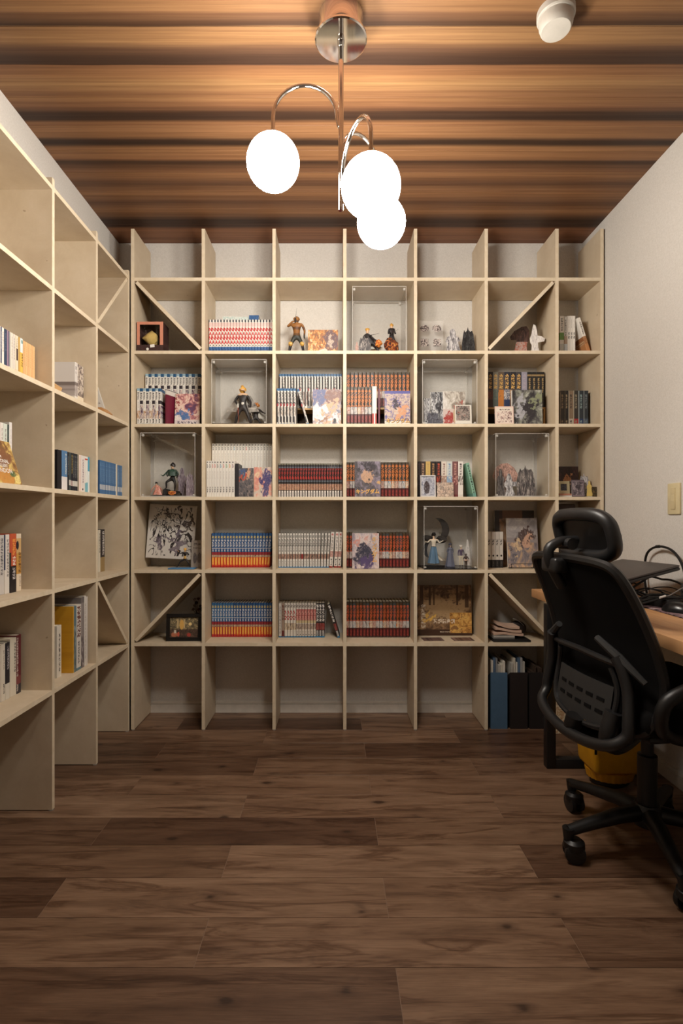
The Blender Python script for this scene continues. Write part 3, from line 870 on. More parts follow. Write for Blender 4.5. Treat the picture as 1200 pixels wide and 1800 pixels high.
# two figurines in the top case
uni = ramp_mat('dark_uniform_paint', [(0, (60, 48, 44)), (.10, (34, 32, 36)), (.84, (226, 188, 156))])
H = .168
z_ = zrow(1) + FB
yF_ = 2.70
fa = figurine('figurine', 'yellow-haired figurine in a dark uniform crouching with a sword and white mantle', (X(650, yF_), yF_ + .01, z_), H * .93, uni,
              dict(pelvis=(.08, 0, .48), waist=(.02, 0, .58), chest=(-.08, 0, .68), neck=(-.09, -.02, .77), head=(-.08, -.04, .86), crown=(-.08, -.03, .92), hl=(.02, 0, .46), kl=(-.12, -.03, .28), al=(-.12, 0, .06), tl=(-.16, -.05, .025),
                   hr=(.13, 0, .46), kr=(.26, -.02, .25), ar=(.34, 0, .06), tr=(.39, -.04, .025), sl=(-.18, 0, .72), el=(-.22, -.05, .6), wl=(-.12, -.12, .62), fl=(-.08, -.13, .64),
                   sr=(.02, 0, .70), er=(.14, -.04, .58), wr=(.28, -.08, .50), fr=(.32, -.09, .49)), 0, (YELH, .45, 0, 11), r=1.25)
cape(fa, H, .18, .42, .70, .30, .07, WHITE_C, .22, .02, 'mantle')
sword(fa, (-.005, -.018, .105), (.048, -.02, .118), .0022, DARKG, DARKG)
link('flame_effect', spiky('flame_effect', .014, FLAME, amp=.9, seed=4), fa, (.040, -.02, .060))
fb = figurine('figurine', 'yellow-haired figurine in black and white wrapped in a swirl of orange flame', (X(688, yF_), yF_, z_ + .035), H * .80, uni,
              dict(hl=(-.06, 0, .44), kl=(-.10, -.06, .3), al=(-.12, .02, .16), tl=(-.14, -.03, .13), hr=(.06, 0, .44), kr=(.14, -.02, .28), ar=(.16, .04, .12), tr=(.17, 0, .09),
                   wl=(-.08, -.13, .62), fl=(-.03, -.14, .64), wr=(.14, -.12, .6), fr=(.16, -.13, .6)), 0, (YELH, .45, 0, 12), r=1.3)
sword(fb, (-.01, -.02, .070), (.032, -.02, .100), .002, DARKG, DARKG)
link('flame_swirl', spiky('flame_swirl', .034, FLAMED, amp=.4, seed=8, squash=(1.1, .8, .9)), fb, (-.004, -.012, .018))
link('flame_base', lathe('flame_base', [(.040, -.035), (.038, -.022), (.026, -.004), (.020, .012), (0, .014)], FLAMED, 20, .14, 6), fb)
M_DKART = printed('dark_figure_art', (60, 54, 56), [('art', 0, 1, 0, 1, [(34, 32, 36), (60, 56, 60), (96, 90, 90), (140, 132, 128), (190, 182, 174)], 4, 2.6)])
M_GRART = printed('grey_robe_art', (150, 148, 150), [('art', 0, 1, 0, 1, [(60, 58, 62), (130, 128, 132), (196, 194, 196), (226, 224, 224)], 5, 2.6)])
M_WHART = printed('white_robe_art', (216, 212, 208), [('art', 0, 1, 0, 1, [(170, 166, 166), (214, 210, 208), (232, 228, 224), (236, 234, 230)], 7, 1.5)])
M_BLART = printed('black_robe_art', (34, 34, 36), [('art', 0, 1, 0, 1, [(22, 22, 24), (34, 34, 36), (54, 54, 56), (90, 90, 92)], 7, 1.5)])
M_VIART = printed('violet_grey_art', (140, 126, 140), [('art', 0, 1, 0, 1, [(70, 60, 70), (130, 116, 130), (176, 164, 176), (206, 196, 204)], 5, 2.6)])
M_PKART = printed('pink_blossom_art', (206, 160, 146), [('art', 0, 1, 0, 1, [(150, 120, 110), (206, 160, 146), (222, 184, 168), (210, 110, 80)], 12, 1.5)])
ROBE = [(-.32, 0), (.34, 0), (.40, .12), (.30, .35), (.24, .52), (.34, .60), (.26, .70), (.14, .74), (.13, .88), (.06, .98), (-.05, 1.0), (-.13, .92), (-.13, .76), (-.26, .70), (-.32, .55), (-.24, .45), (-.30, .2)]
FLOW = [(-.26, 0), (.22, 0), (.30, .10), (.20, .25), (.18, .42), (.55, .46), (.60, .55), (.40, .62), (.16, .64), (.12, .80), (.04, .96), (-.08, 1.0), (-.15, .86), (-.20, .68), (-.30, .55), (-.28, .42), (-.18, .34), (-.22, .15)]
CLOAK = [(-.40, 0), (.40, 0), (.46, .20), (.42, .5), (.34, .78), (.25, .90), (.14, .86), (.02, .92), (-.03, 1.02), (-.08, .90), (-.20, .84), (-.26, .92), (-.34, .76), (-.42, .4)]
TREE = [(-.16, 0), (.10, 0), (.06, .3), (.30, .38), (.58, .46), (.66, .66), (.45, .86), (.12, 1.0), (-.25, .98), (-.55, .84), (-.70, .60), (-.52, .46), (-.20, .42), (-.10, .3)]
PARA = [(-.10, 0), (.22, 0), (.34, .2), (.30, .42), (.42, .55), (.44, .86), (.30, 1.0), (.05, .97), (-.30, .84), (-.52, .66), (-.46, .56), (-.20, .56), (-.24, .4), (-.30, .2)]
def standee(px0, px1, py_top, y, z, out, mat, label, lift=0.003, group=None, rz=0.0):
    x0, x1 = X(px0, y), X(px1, y); h = Z(py_top, y) - z - lift
    xs_ = [p[0] for p in out]; s = (x1 - x0) / (max(xs_) - min(xs_)); cx = (max(xs_) + min(xs_)) / 2
    t = thing('acrylic_standee', label, 'standee', ((x0 + x1) / 2, y, z), (0, 0, rz), group)
    zs = h / max(p[1] for p in out)
    pts = [((p[0] - cx) * s, p[1] * zs + lift) for p in out]
    link('printed_cutout', prism('printed_cutout', pts, .0022, mat), t)
    mx, mz = sum(p[0] for p in pts) / len(pts), sum(p[1] for p in pts) / len(pts)
    big = [((p[0] - mx) * 1.10 + mx, max(lift, (p[1] - mz) * 1.06 + mz)) for p in pts]
    link('clear_border', prism('clear_border', big, .0015, M_ACR), t, (0, .0024, 0))
    bw_ = (x1 - x0) * .34
    link('stand_base', boxes('stand_base', [(-bw_, bw_, -.010, .014, 0, lift)], M_ACRE, .0005), t)
    return t
standee(624, 631, 601, 2.675, z_, ROBE, M_PKART, 'tiny red-brown standee at the side of the top display case')
standee(630, 652, 590, 2.655, z_, CLOAK, M_DKART, 'small black and white standee in front of the crouching figurine')

# clear sticker sheet and two standees
sheet_t = thing('sticker_sheet', 'clear sheet with six round and square monochrome stickers leaning in the top row', 'sticker sheet', (X(757, 2.74), 2.735, zrow(1)), (-.08, 0, 0))
sw = X(779, 2.74) - X(735.5, 2.74); sh = Z(562, 2.74) - zrow(1)
link('clear_backing', boxes('clear_backing', [(-sw / 2, sw / 2, 0, .001, .0002, sh)], M_ACRF), sheet_t)
link('backing_rim', tube('backing_rim', [(-sw / 2, 0, .001), (sw / 2, 0, .001), (sw / 2, 0, sh), (-sw / 2, 0, sh)], .0006, M_ACRE, 4, True), sheet_t)
M_STK = printed('monochrome_sticker', (196, 186, 180), [('art', 0, 1, 0, 1, [(40, 32, 34), (90, 78, 78), (200, 190, 184), (214, 204, 198)], 5, 1)])
for ky, fz in enumerate((.80, .44, .10)):
    for kx in (-1, 1):
        if ky == 1: me = boxes('sticker', [(-.019, .019, 0, .0008, -.020, .020)], M_STK)
        else: me = finish((lambda bm: (bmesh.ops.create_circle(bm, cap_ends=True, segments=24, radius=.025), bmesh.ops.transform(bm, matrix=Matrix.Rotation(PI / 2, 4, 'X') @ Matrix.Diagonal((.95, .72, 1, 1)), verts=bm.verts[:]), bm)[2])(bmesh.new()), 'sticker', M_STK)
        link('sticker', me, sheet_t, (kx * sw * .25, -.0012, max(.021, sh * fz)))
standee(783, 811, 578, 2.70, zrow(1), ROBE, M_GRART, 'grey and white robed acrylic standee beside the black one')
standee(811.5, 835, 575, 2.70, zrow(1), CLOAK, M_BLART, 'black cloaked acrylic standee beside the grey robed one')
standee(896, 930, 573, 2.71, zrow(1), PARA, printed('brown_parasol_art', (96, 70, 62), [('art', 0, 1, .5, 1, [(50, 36, 34), (80, 58, 52), (110, 84, 76)], 5, 1.5), ('art', 0, 1, 0, .5, [(130, 110, 104), (190, 170, 160), (190, 110, 90), (110, 90, 86)], 8, 1.5)]), 'brown acrylic standee with a round parasol shape under the slanted brace')
standee(931, 957.5, 570, 2.675, zrow(1), FLOW, M_WHART, 'white flowing-robed acrylic standee under the slanted brace')
# white novels at the right end
nv = [printed('white_spine_green_block', W_, [('kanji', .3, .7, .62, .95, 6, (90, 90, 88)), ('rect', 0, 1, .40, .58, (110, 150, 80)), ('band', .04, .3, (196, 200, 196))]),
      printed('pale_grey_spine', (204, 202, 196), [('kanji', .3, .7, .5, .92, 7, (90, 80, 70)), ('band', .3, .5, (170, 150, 130)), ('band', 0, .3, (190, 196, 200))]),
      printed('white_spine_black_title', W_, [('kanji', .25, .75, .42, .60, 2, (44, 42, 42)), ('kanji', .4, .6, .7, .92, 6, (120, 116, 110)), ('band', 0, .10, (206, 196, 176))])]
nvl = ['white paperback spine with a green block among the white novels', 'pale grey-brown paperback spine next to the green-block one', None]
xx = [983.5, 991, 997, 1002, 1006.5, 1011]
for k_ in range(5):
    m = nv[min(k_, 2)]
    xa, xb = X(xx[k_], 2.665), X(xx[k_ + 1], 2.665)
    book(m, (xa + xb) / 2, 2.665, zrow(1), xb - xa - .0004, .202 - (.003 if k_ == 1 else 0), .14, nvl[k_] if k_ < 2 else 'white paperback spine with a two-character black title beside the leaning brown-footed book', None if k_ < 2 else 'white paperbacks with black titles')
lm = printed('white_spine_brown_foot', W_, [('band', 0, .34, (186, 130, 84)), ('kanji', .3, .7, .55, .9, 6, (90, 84, 78)), ('art', 0, 1, .3, .5, [(186, 130, 84), (140, 90, 56), (220, 190, 150)], 8, 1)])
lean_book(lm, 1039.5, 2.655, zrow(1), .0175, .195, .13, -.30, 'white and brown paperback leaning against the end panel in the top row')

# ================= BACK SHELF, row 2 =================
M_RISER = plain('riser_pine', (196, 160, 112), .6); M_DARKIN = plain('riser_dark_side', (60, 46, 36), .7)
def riser(c, y0, y1, z, h, label):
    xa, xb = XU[c] + TB / 2 + .004, XU[c + 1] - TB / 2 - .004
    t = thing('book_riser', label, 'book riser', ((xa + xb) / 2, y0, z)); a = (xb - xa) / 2
    link('step_board', boxes('step_board', [(-a, a, 0, y1 - y0, h - .010, h)], M_RISER, .0008), t)
    for sx in (-1, 1): link('leg', boxes('leg', [(min(sx * a, sx * (a - .010)), max(sx * a, sx * (a - .010)), .003, y1 - y0 - .003, 0, h - .010)], M_RISER, .0006), t)
    link('back_rail', boxes('back_rail', [(-a + .010, a - .010, y1 - y0 - .008, y1 - y0 - .002, 0, h - .010)], M_DARKIN), t)
RH = .104
riser(0, 2.712, 2.826, zrow(2), RH, 'low pine riser behind the white and blue comics beside the maroon book')
riser(2, 2.712, 2.826, zrow(2), RH, 'low pine riser behind the black and white comics and the leaning one')
riser(3, 2.700, 2.826, zrow(2), RH, 'low pine riser under the back rank of orange-lettered comics')
riser(5, 2.690, 2.826, zrow(2), RH, 'low pine riser under the dark gold-lettered novels')
riser(1, 2.712, 2.826, zrow(3), RH, 'low pine riser under the back rank of white-spined comics')
# c0: alternating white / blue-capped spines
wb1 = printed('white_spine_pale_blue_cap', W_, [('band', .93, 1, (150, 180, 196)), ('kanji', .25, .75, .68, .90, 4, (60, 58, 62)), ('kanji', .4, .6, .45, .62, 4, (150, 146, 146)), ('art', 0, 1, .16, .38, [(60, 50, 58), (200, 150, 100), (226, 222, 214), (120, 90, 120)], 9, .5), ('kanji', .3, .7, .03, .14, 2, (60, 60, 66)), ('band', 0, .02, (40, 90, 130))])
wb2 = printed('white_spine_dark_blue_cap', W_, [('band', .91, 1, (36, 84, 124)), ('kanji', .2, .8, .68, .88, 4, (70, 68, 70)), ('band', .56, .66, (50, 42, 50)), ('art', 0, 1, .16, .54, [(50, 40, 50), (110, 80, 110), (226, 222, 214), (210, 140, 80)], 9, .5), ('kanji', .2, .8, .03, .15, 2, (30, 30, 34)), ('band', 0, .02, (40, 90, 130))])
series(255, 353, 18, 2.713, zrow(2) + RH, .176, .112, [wb1, wb2], 'white comic spine with pale or dark blue cap, standing on a riser', 'blue-capped comics, back rank')
series(240, 283, 8, 2.600, zrow(2), .178, .108, [wb1, wb2], 'white comic spine with pale or dark blue cap, beside the maroon book', 'blue-capped comics, front rank')
marm = printed('maroon_cover', (104, 26, 48), [('band', .86, 1, (210, 204, 196)), ('band', .985, 1, (30, 28, 30))])
mb = book(marm, X(287.5, 2.60) + .010, 2.600, zrow(2), .010, .172, .108, 'maroon paperback with a pale upper band beside the blue-capped comics', rz=-.38, name='comic_book')
pk = printed('pink_violet_swirl_cover', (206, 170, 160), [('art', 0, 1, .18, 1, [(96, 64, 92), (170, 110, 110), (214, 170, 160), (226, 206, 190), (150, 60, 60)], 4, .8), ('blob', .3, .25, .34, .2, (70, 110, 160), 0.90), ('blob', .12, .18, .16, .16, (222, 214, 206), 0.20), ('band', .0, .16, (206, 196, 196)), ('text', .1, .9, .03, .12, 6, (90, 84, 100))], use_rnd=False)
facing(pk, 306.5, 350, 691, 2.632, zrow(2), .012, 'pink and violet illustrated comic shown cover out beside the maroon book', None, 'comic_book', .12)
# c1 figurine in the case
z_ = zrow(2) + FB
darku = ramp_mat('charcoal_uniform_paint', [(0, (170, 120, 70)), (.05, (46, 42, 42)), (.80, (226, 190, 156))])
H = .205
yc = 2.70
fg = figurine('figurine', 'charcoal uniformed figurine with flaring yellow hair, white mantle and red sword', (X(427, yc), yc, z_), H, darku,
              dict(hl=(-.06, 0, .46), kl=(-.15, -.03, .25), al=(-.20, 0, .05), tl=(-.23, -.06, .025), hr=(.06, 0, .46), kr=(.14, -.02, .25), ar=(.20, .03, .05), tr=(.24, -.03, .025),
                   el=(-.20, 0, .66), wl=(-.14, -.09, .55), fl=(-.11, -.10, .54), er=(.19, .02, .62), wr=(.20, -.06, .50), fr=(.20, -.09, .47)), 0, (YELH, .6, 0, 21), r=1.3)
cape(fg, H, .34, .86, .80, .40, .09, printed('grey_white_mantle', (196, 190, 180), [('art', 0, 1, 0, 1, [(120, 112, 108), (180, 174, 166), (214, 208, 198)], 4, 1)]), -.04, .03, 'mantle')
link('belt', lathe('belt', [(.069 * H, 0), (.074 * H, .006), (.069 * H, .012)], WHITE_C, 20), fg, (0, 0, .54 * H), None)
sword(fg, (-.022, -.026, .112), (-.018, -.030, .012), .0028, plain('red_blade', (200, 96, 70), .4), WHITE_C, .2)
sword(fg, (.030, -.015, .110), (.062, -.02, .006), .0024, WHITE_C, DARKG, .15)
link('flame_base', spiky('flame_base', .020, FLAME, amp=.6, seed=31, squash=(2.6, 1.0, .35)), fg, (0, 0, .009))
fh = figurine('figurine', 'small kneeling flame-haired figurine behind the charcoal one', (X(449, yc + .055), yc + .055, z_), .155, darku,
              dict(pelvis=(0, 0, .36), waist=(0, 0, .46), chest=(.02, 0, .58), neck=(.03, -.02, .68), head=(.03, -.03, .76), crown=(.03, -.02, .83), hl=(-.06, 0, .34), kl=(-.14, -.12, .25), al=(-.14, .02, .06), tl=(-.16, -.06, .025), hr=(.06, 0, .34), kr=(.16, -.05, .22), ar=(.22, .05, .06), tr=(.26, .02, .025),
                   sl=(-.09, 0, .64), el=(-.18, -.06, .5), wl=(-.10, -.15, .42), fl=(-.07, -.16, .40), sr=(.13, 0, .64), er=(.24, -.04, .54), wr=(.32, -.08, .50), fr=(.36, -.09, .49)), 0, (FLAME, .9, 0, 22), r=1.2)
cape(fh, .155, .22, .50, .64, .36, .06, WHITE_C, .16, .03, 'mantle')
# c2: black-and-white comics
bw1 = printed('white_and_black_spine', (214, 210, 202), [('rect', 0, .34, .06, .92, (36, 32, 34)), ('kanji', .3, .95, .55, .90, 4, (60, 56, 58)), ('rect', 0, .6, .50, .58, (150, 44, 50)), ('art', .3, 1, .24, .48, [(40, 36, 38), (150, 140, 130), (214, 210, 202), (190, 150, 110)], 9, .5), ('rect', .3, .62, .02, .22, (40, 36, 40)), ('band', .93, 1, (44, 96, 140)), ('band', 0, .02, (50, 130, 180))])
bw2 = printed('white_and_black_spine_late', (222, 218, 210), [('rect', 0, .45, .06, .92, (40, 34, 36)), ('kanji', .4, .95, .55, .9, 4, (190, 186, 180)), ('band', .93, 1, (40, 88, 128)), ('art', .3, 1, .1, .48, [(120, 50, 44), (150, 140, 130), (222, 218, 210)], 9, .5)])
series(490, 601, 22, 2.713, zrow(2) + RH, .176, .112, [bw2, bw1, bw2], 'black and white comic spine with a blue cap standing on a riser', 'black and white comics, back rank')
series(486, 520, 6, 2.600, zrow(2), .178, .108, [bw1], 'black and white comic spine with a red mark and blue ends', 'black and white comics, front rank')
lean_book(bw1, 542.5, 2.600, zrow(2), .0125, .178, .108, -.27, 'black and white comic leaning away from the row of its fellows', None, 'comic_book')
bl = printed('blue_and_peach_cover', (206, 190, 180), [('art', 0, 1, 0, 1, [(110, 110, 130), (150, 146, 160), (196, 172, 160), (206, 160, 130), (214, 190, 170)], 5, .8), ('blob', .22, .82, .34, .30, (96, 104, 144), 1.10), ('blob', .75, .80, .34, .22, (130, 96, 88), 1.10), ('blob', .6, .5, .3, .14, (214, 168, 134), 1.10), ('blob', .2, .3, .28, .3, (214, 216, 222), 0.90), ('blob', .85, .2, .2, .16, (226, 222, 218), 0.90), ('blob', .38, .08, .13, .09, (150, 110, 80), 0.90), ('blob', .78, .09, .05, .09, (40, 36, 40), 0.10)], use_rnd=False)
facing(bl, 549.5, 599, 684, 2.606, zrow(2), .012, 'blue and peach illustrated comic shown cover out beside the leaning comic', None, 'comic_book', .05)
# c3: orange-lettered comics
kg = [printed('dark_spine_orange_title_%d' % q, c0, [('art', 0, 1, .27, .46, pal, 9, .5), ('band', .0, .26, (84, 34, 34)), ('kanji', .28, .72, .05, .22, 3, (176, 60, 50)), ('band', .0, .03, (60, 56, 50)), ('band', .955, 1, (70, 60, 46))])
      for q, (c0, pal) in enumerate([((70, 48, 34), [(60, 50, 50), (210, 196, 180), (150, 60, 50), (220, 214, 206)]), ((62, 62, 56), [(60, 60, 70), (190, 180, 176), (214, 210, 204)]), ((58, 66, 70), [(60, 130, 160), (210, 200, 190), (90, 90, 100)]), ((80, 58, 36), [(206, 110, 50), (214, 200, 180), (70, 50, 50)])])]
kt = text_mesh('キ\nン\nグ\nダ\nム', .0205, I_ORANGE, .82, .0006)
ktr = text_mesh('キ\nン\nグ\nダ\nム', .0200, I_RUST, .82, .0006)
series(608.5, 720, 16, 2.702, zrow(2) + RH, .182, .122, kg, 'dark comic spine with an orange vertical title, on the riser', 'orange-titled comics, back rank', [(kt, .182 * .70)])
series(609.2, 653, 7, 2.592, zrow(2), .182, .106, kg, 'dark comic spine with an orange vertical title, next to the thick white volume', 'orange-titled comics, front rank', [(kt, .182 * .70)])
wv_ = printed('white_spine_red_foot', (226, 220, 212), [('band', 0, .28, (176, 74, 68)), ('rect', .42, .66, .0, 1, (234, 230, 224)), ('text', .1, .9, .94, .97, 3, (160, 150, 150))])
book(wv_, X(657.8, 2.594), 2.594, zrow(2), .023, .186, .106, 'thick white paperback with a red foot beside the orange-titled comics', name='comic_book')
book(printed('dark_maroon_cover', (92, 28, 50), []), X(666, 2.60), 2.600, zrow(2), .0095, .176, .10, 'dark maroon thin volume behind the thick white paperback', name='comic_book', rz=-.10)
kc1 = printed('violet_blue_group_cover', (96, 92, 150), [('art', 0, 1, .12, .92, [(84, 80, 134), (120, 110, 150), (176, 156, 150), (206, 186, 166), (110, 96, 130)], 7, .8), ('band', .92, 1, (84, 84, 150)), ('blob', .45, .62, .17, .14, (54, 44, 58), 0.90), ('blob', .66, .38, .24, .2, (206, 150, 110), 0.90), ('band', 0, .10, (216, 206, 196))], use_rnd=False)
facing(kc1, 676, 721, 687, 2.600, zrow(2), .016, 'violet comic cover crowded with pale shapes, gold and black title at its foot', None, 'comic_book', .04, letters=[(text_mesh('キングダム', .025, I_BLACK, .95, .0016), .53, .100), (text_mesh('キングダム', .025, I_GOLD, .95, .0004), .52, .104)])
# c4: postcards in the case
z_ = zrow(2) + FB
def card(px0, px1, py0, py1, y, mat, label, name='postcard', lean=.08, cat='postcard', frame=None, z=None):
    zb = z_ if z is None else z
    x0, x1 = X(px0, y), X(px1, y); w_ = x1 - x0; h = (Z(py0, y) - zb)
    o = thing(name, label, cat, ((x0 + x1) / 2, y, zb + .0006), (-lean, 0, 0))
    link('print', boxes('print', [(-w_ / 2, w_ / 2, 0, .0012, 0, h)], mat), o)
    link('backing', boxes('backing', [(-w_ / 2, w_ / 2, .0013, .003, 0, h)], M_PAPERW), o)
    return o
silv = printed('silver_ink_print', (186, 186, 188), [('art', 0, 1, 0, 1, [(70, 70, 74), (150, 152, 156), (206, 206, 208), (228, 228, 228)], 4, .8), ('lines', 0, 1, 0, 1, (50, 48, 52), 5, .03)], .3, use_rnd=False)
redp = printed('pale_print_red_robe', (214, 196, 190), [('art', 0, 1, .5, 1, [(150, 140, 130), (206, 200, 190), (232, 228, 224)], 4, .8), ('blob', .35, .2, .32, .22, (170, 56, 52), 0.90), ('blob', .5, .3, .06, .2, (200, 180, 150), 0.10), ('blob', .62, .55, .2, .07, (170, 90, 80), 0.90)], use_rnd=False)
phot = printed('instant_photo_print', (226, 222, 212), [('art', .06, .90, .2, .95, [(56, 50, 50), (110, 100, 96), (170, 160, 152), (130, 50, 50)], 5, .8)], .3, use_rnd=False)
dkp = printed('dark_small_print', (70, 70, 78), [('art', 0, 1, 0, 1, [(40, 40, 46), (80, 80, 90), (120, 120, 130)], 6, 1)], use_rnd=False)
card(757, 779, 688, 745, 2.715, silv, 'silver-grey inked postcard standing inside the clear case')
card(779, 818, 687, 745, 2.70, redp, 'pale postcard with a red lower patch standing inside the clear case')
card(745.5, 757, 698, 745, 2.69, printed('blue_white_stripe_print', (206, 206, 208), [('lines', 0, 1, 0, 1, (60, 60, 70), 4, .05)], use_rnd=False), 'narrow striped black and white bookmark in the clear case', 'bookmark', .15, 'bookmark')
card(752, 770, 726, 738, 2.665, dkp, 'small dark ticket leaning behind another in the clear case', 'ticket', .1, 'ticket')
card(760, 778, 737, 745, 2.640, dkp, 'small dark ticket at the front inside the clear case', 'ticket', .1, 'ticket')
card(800, 829, 711, 745, 2.640, phot, 'white-bordered photograph leaning inside the clear case', 'photograph', .10, 'photograph')
# c5: novels, cover and pink card
nvd = []
for q, (c0, c1, c2) in enumerate([((44, 34, 34), (130, 70, 56), (70, 50, 44)), ((120, 116, 104), (110, 120, 110), (90, 100, 96)), ((96, 80, 66), (196, 128, 60), (190, 120, 56)), ((40, 42, 54), (216, 210, 204), (50, 60, 90)), ((38, 36, 42), (190, 150, 110), (110, 80, 60)), ((60, 56, 60), (120, 110, 110), (80, 76, 80)), ((150, 146, 160), (160, 156, 170), (150, 146, 160))]):
    nvd.append(printed('novel_spine_%d' % q, c0, [('kanji', .2, .8, .52, .95, 4, (206, 166, 96) if q < 6 else (170, 160, 170)), ('art', 0, 1, .22, .5, [c0, c1, c2, c1], 5, .5), ('band', 0, .22, c2)]))
nbk = printed('black_spine_gold_rings', (34, 32, 30), [('band', .88, .93, (150, 126, 86)), ('kanji', .3, .7, .40, .84, 4, (166, 142, 100)), ('kanji', .3, .7, .06, .3, 3, (90, 80, 66))])
pxs = [857, 866, 875.5, 885.5, 896, 906.5, 916.5, 926.5, 934.5, 942.5, 950, 957]
lab5 = ['dark red-footed novel with gold title on the riser', 'grey-green novel with gold title on the riser', 'brown and orange novel with gold title on the riser', 'navy novel with a white figure patch on the riser', 'black novel with gold title on the riser', 'grey-violet novel with gold title on the riser', 'pale lilac novel on the riser']
for q in range(11):
    xa, xb = X(pxs[q], 2.692), X(pxs[q + 1], 2.692)
    book(nvd[q] if q < 7 else nbk, (xa + xb) / 2, 2.692, zrow(2) + RH, xb - xa - .0005, .180, .128, lab5[q] if q < 7 else 'black novel with small gold emblems down its spine, on the riser', None if q < 7 else 'black gold-emblem novels', name='novel')
gcv = printed('grey_green_painted_cover', (96, 96, 92), [('art', 0, 1, 0, 1, [(46, 44, 46), (84, 82, 82), (130, 132, 122), (176, 178, 166)], 3.5, .8), ('blob', .28, .5, .16, .34, (170, 170, 176), 0.90), ('blob', .6, .5, .2, .4, (50, 46, 50), 0.90), ('blob', .8, .72, .2, .14, (140, 146, 116), 0.90)], use_rnd=False)
facing(gcv, 901, 953.5, 685, 2.625, zrow(2), .020, 'grey-green painted novel shown cover out beside the pink card', None, 'novel', .05)
card(870, 903, 714, 745, 2.606, printed('pink_card_print', (222, 196, 184), [('band', 0, 1, (222, 196, 184)), ('rect', .06, .94, .06, .94, (226, 214, 200)), ('art', .1, .9, .1, .72, [(84, 60, 60), (150, 116, 112), (226, 212, 200), (226, 212, 200), (190, 130, 120)], 5, 1), ('text', .25, .8, .78, .86, 6, (90, 70, 70))], use_rnd=False), 'pale pink square card in front of the grey-green cover', z=zrow(2))
# c6
n6 = [printed('charcoal_spine_%d' % q, c0, [('kanji', .3, .7, .5, .9, 5, c1), ('rect', 0, 1, 0, .22, c2), ('rect', 0, .12, 0, 1, c3), ('kanji', .3, .7, .05, .18, 2, c1)]) for q, (c0, c1, c2, c3) in enumerate([((60, 52, 46), (150, 130, 100), (70, 60, 54), (150, 140, 124)), ((40, 36, 34), (170, 150, 120), (56, 48, 44), (130, 120, 104)), ((130, 110, 90), (60, 50, 46), (180, 170, 156), (200, 190, 170)), ((50, 46, 42), (130, 120, 100), (150, 44, 48), (160, 150, 130)), ((44, 50, 56), (130, 150, 150), (40, 56, 90), (150, 160, 160)), ((46, 52, 58), (110, 120, 124), (70, 84, 100), (130, 136, 136))])]
px6 = [984, 992, 999, 1007.5, 1016.5, 1025.5, 1034]
l6 = ['dark brown novel at the upright end of six charcoal novels', 'black-brown novel with pale marks among six charcoal novels', 'tan-spined novel among the charcoal ones', 'charcoal novel with a red foot', 'blue-black novel with a navy foot', 'slate grey novel with a blue-grey foot']
for q in range(6):
    xa, xb = X(px6[q], 2.665), X(px6[q + 1], 2.665)
    book(n6[q], (xa + xb) / 2, 2.665, zrow(2), xb - xa - .0005, .182, .128, l6[q], name='novel')

# ================= BACK SHELF, row 3 =================
z_ = zrow(3) + FB
rockm = plain('black_rock', (26, 24, 24), .5)
gfig = ramp_mat('green_and_dark_paint', [(0, (40, 34, 34)), (.30, (30, 28, 30)), (.60, (40, 66, 60)), (.80, (226, 190, 156))])
H = .175
yc = 2.70
xg = X(303, yc)
fr_ = figurine('figurine', 'dark figurine with a green cape blowing sideways, standing on black rock', (xg, yc, z_), H, gfig,
               dict(hl=(-.06, 0, .50), kl=(-.16, -.08, .42), al=(-.17, -.02, .25), tl=(-.21, -.07, .23), hr=(.05, 0, .48), kr=(.10, -.06, .36), ar=(.06, .02, .20), tr=(.07, -.04, .18),
                    el=(-.18, .02, .70), wl=(-.14, -.05, .60), fl=(-.12, -.06, .58), er=(.17, 0, .66), wr=(.16, -.08, .56), fr=(.15, -.10, .54), pelvis=(0, 0, .52), waist=(.01, 0, .6), neck=(.01, -.01, .82), head=(.015, -.02, .89), crown=(.015, -.01, .95)), 0, (BLKH, .35, 0, 41))
GREENC = printed('dark_green_cloth', (44, 72, 64), [('art', 0, 1, 0, 1, [(34, 54, 48), (48, 78, 68), (60, 92, 80)], 5, 1)])
link('cape', sheet('cape', lambda u, v: ((-.03 - .33 * u) * H, (.03 + .03 * math.sin(u * 8)) * H, (.74 - .12 * v * (1 - u * .9) - .06 * u + .06 * math.sin(u * 6)) * H), 14, 5, .0014, GREENC), fr_)
link('mantle', lathe('mantle', [(.05 * H, .80 * H), (.12 * H, .72 * H), (.13 * H, .60 * H), (.11 * H, .60 * H)], GREENC, 18, .06, 6), fr_)
link('base_plate', lathe('base_plate', [(.085, 0), (.085, .004), (.081, .006), (0, .006)], rockm, 36, squash=.5), fr_, (-.030, 0, 0))
link('rock_base', boxes('rock_base', [(-.041, -.016, -.028, .026, .005, .0375), (-.018, .034, -.033, .030, .005, .0290), (.020, .043, -.020, .024, .005, .0200)], rockm, .004), fr_)
link('ember_spikes', spiky('ember_spikes', .012, FLAME, amp=1.0, seed=45, sub=1, squash=(1.5, .35, .8)), fr_, (.006, -.033, .018))
pinkm = ramp_mat('pink_robe_paint', [(0, (200, 130, 110)), (.5, (214, 150, 130)), (.8, (226, 190, 160))])
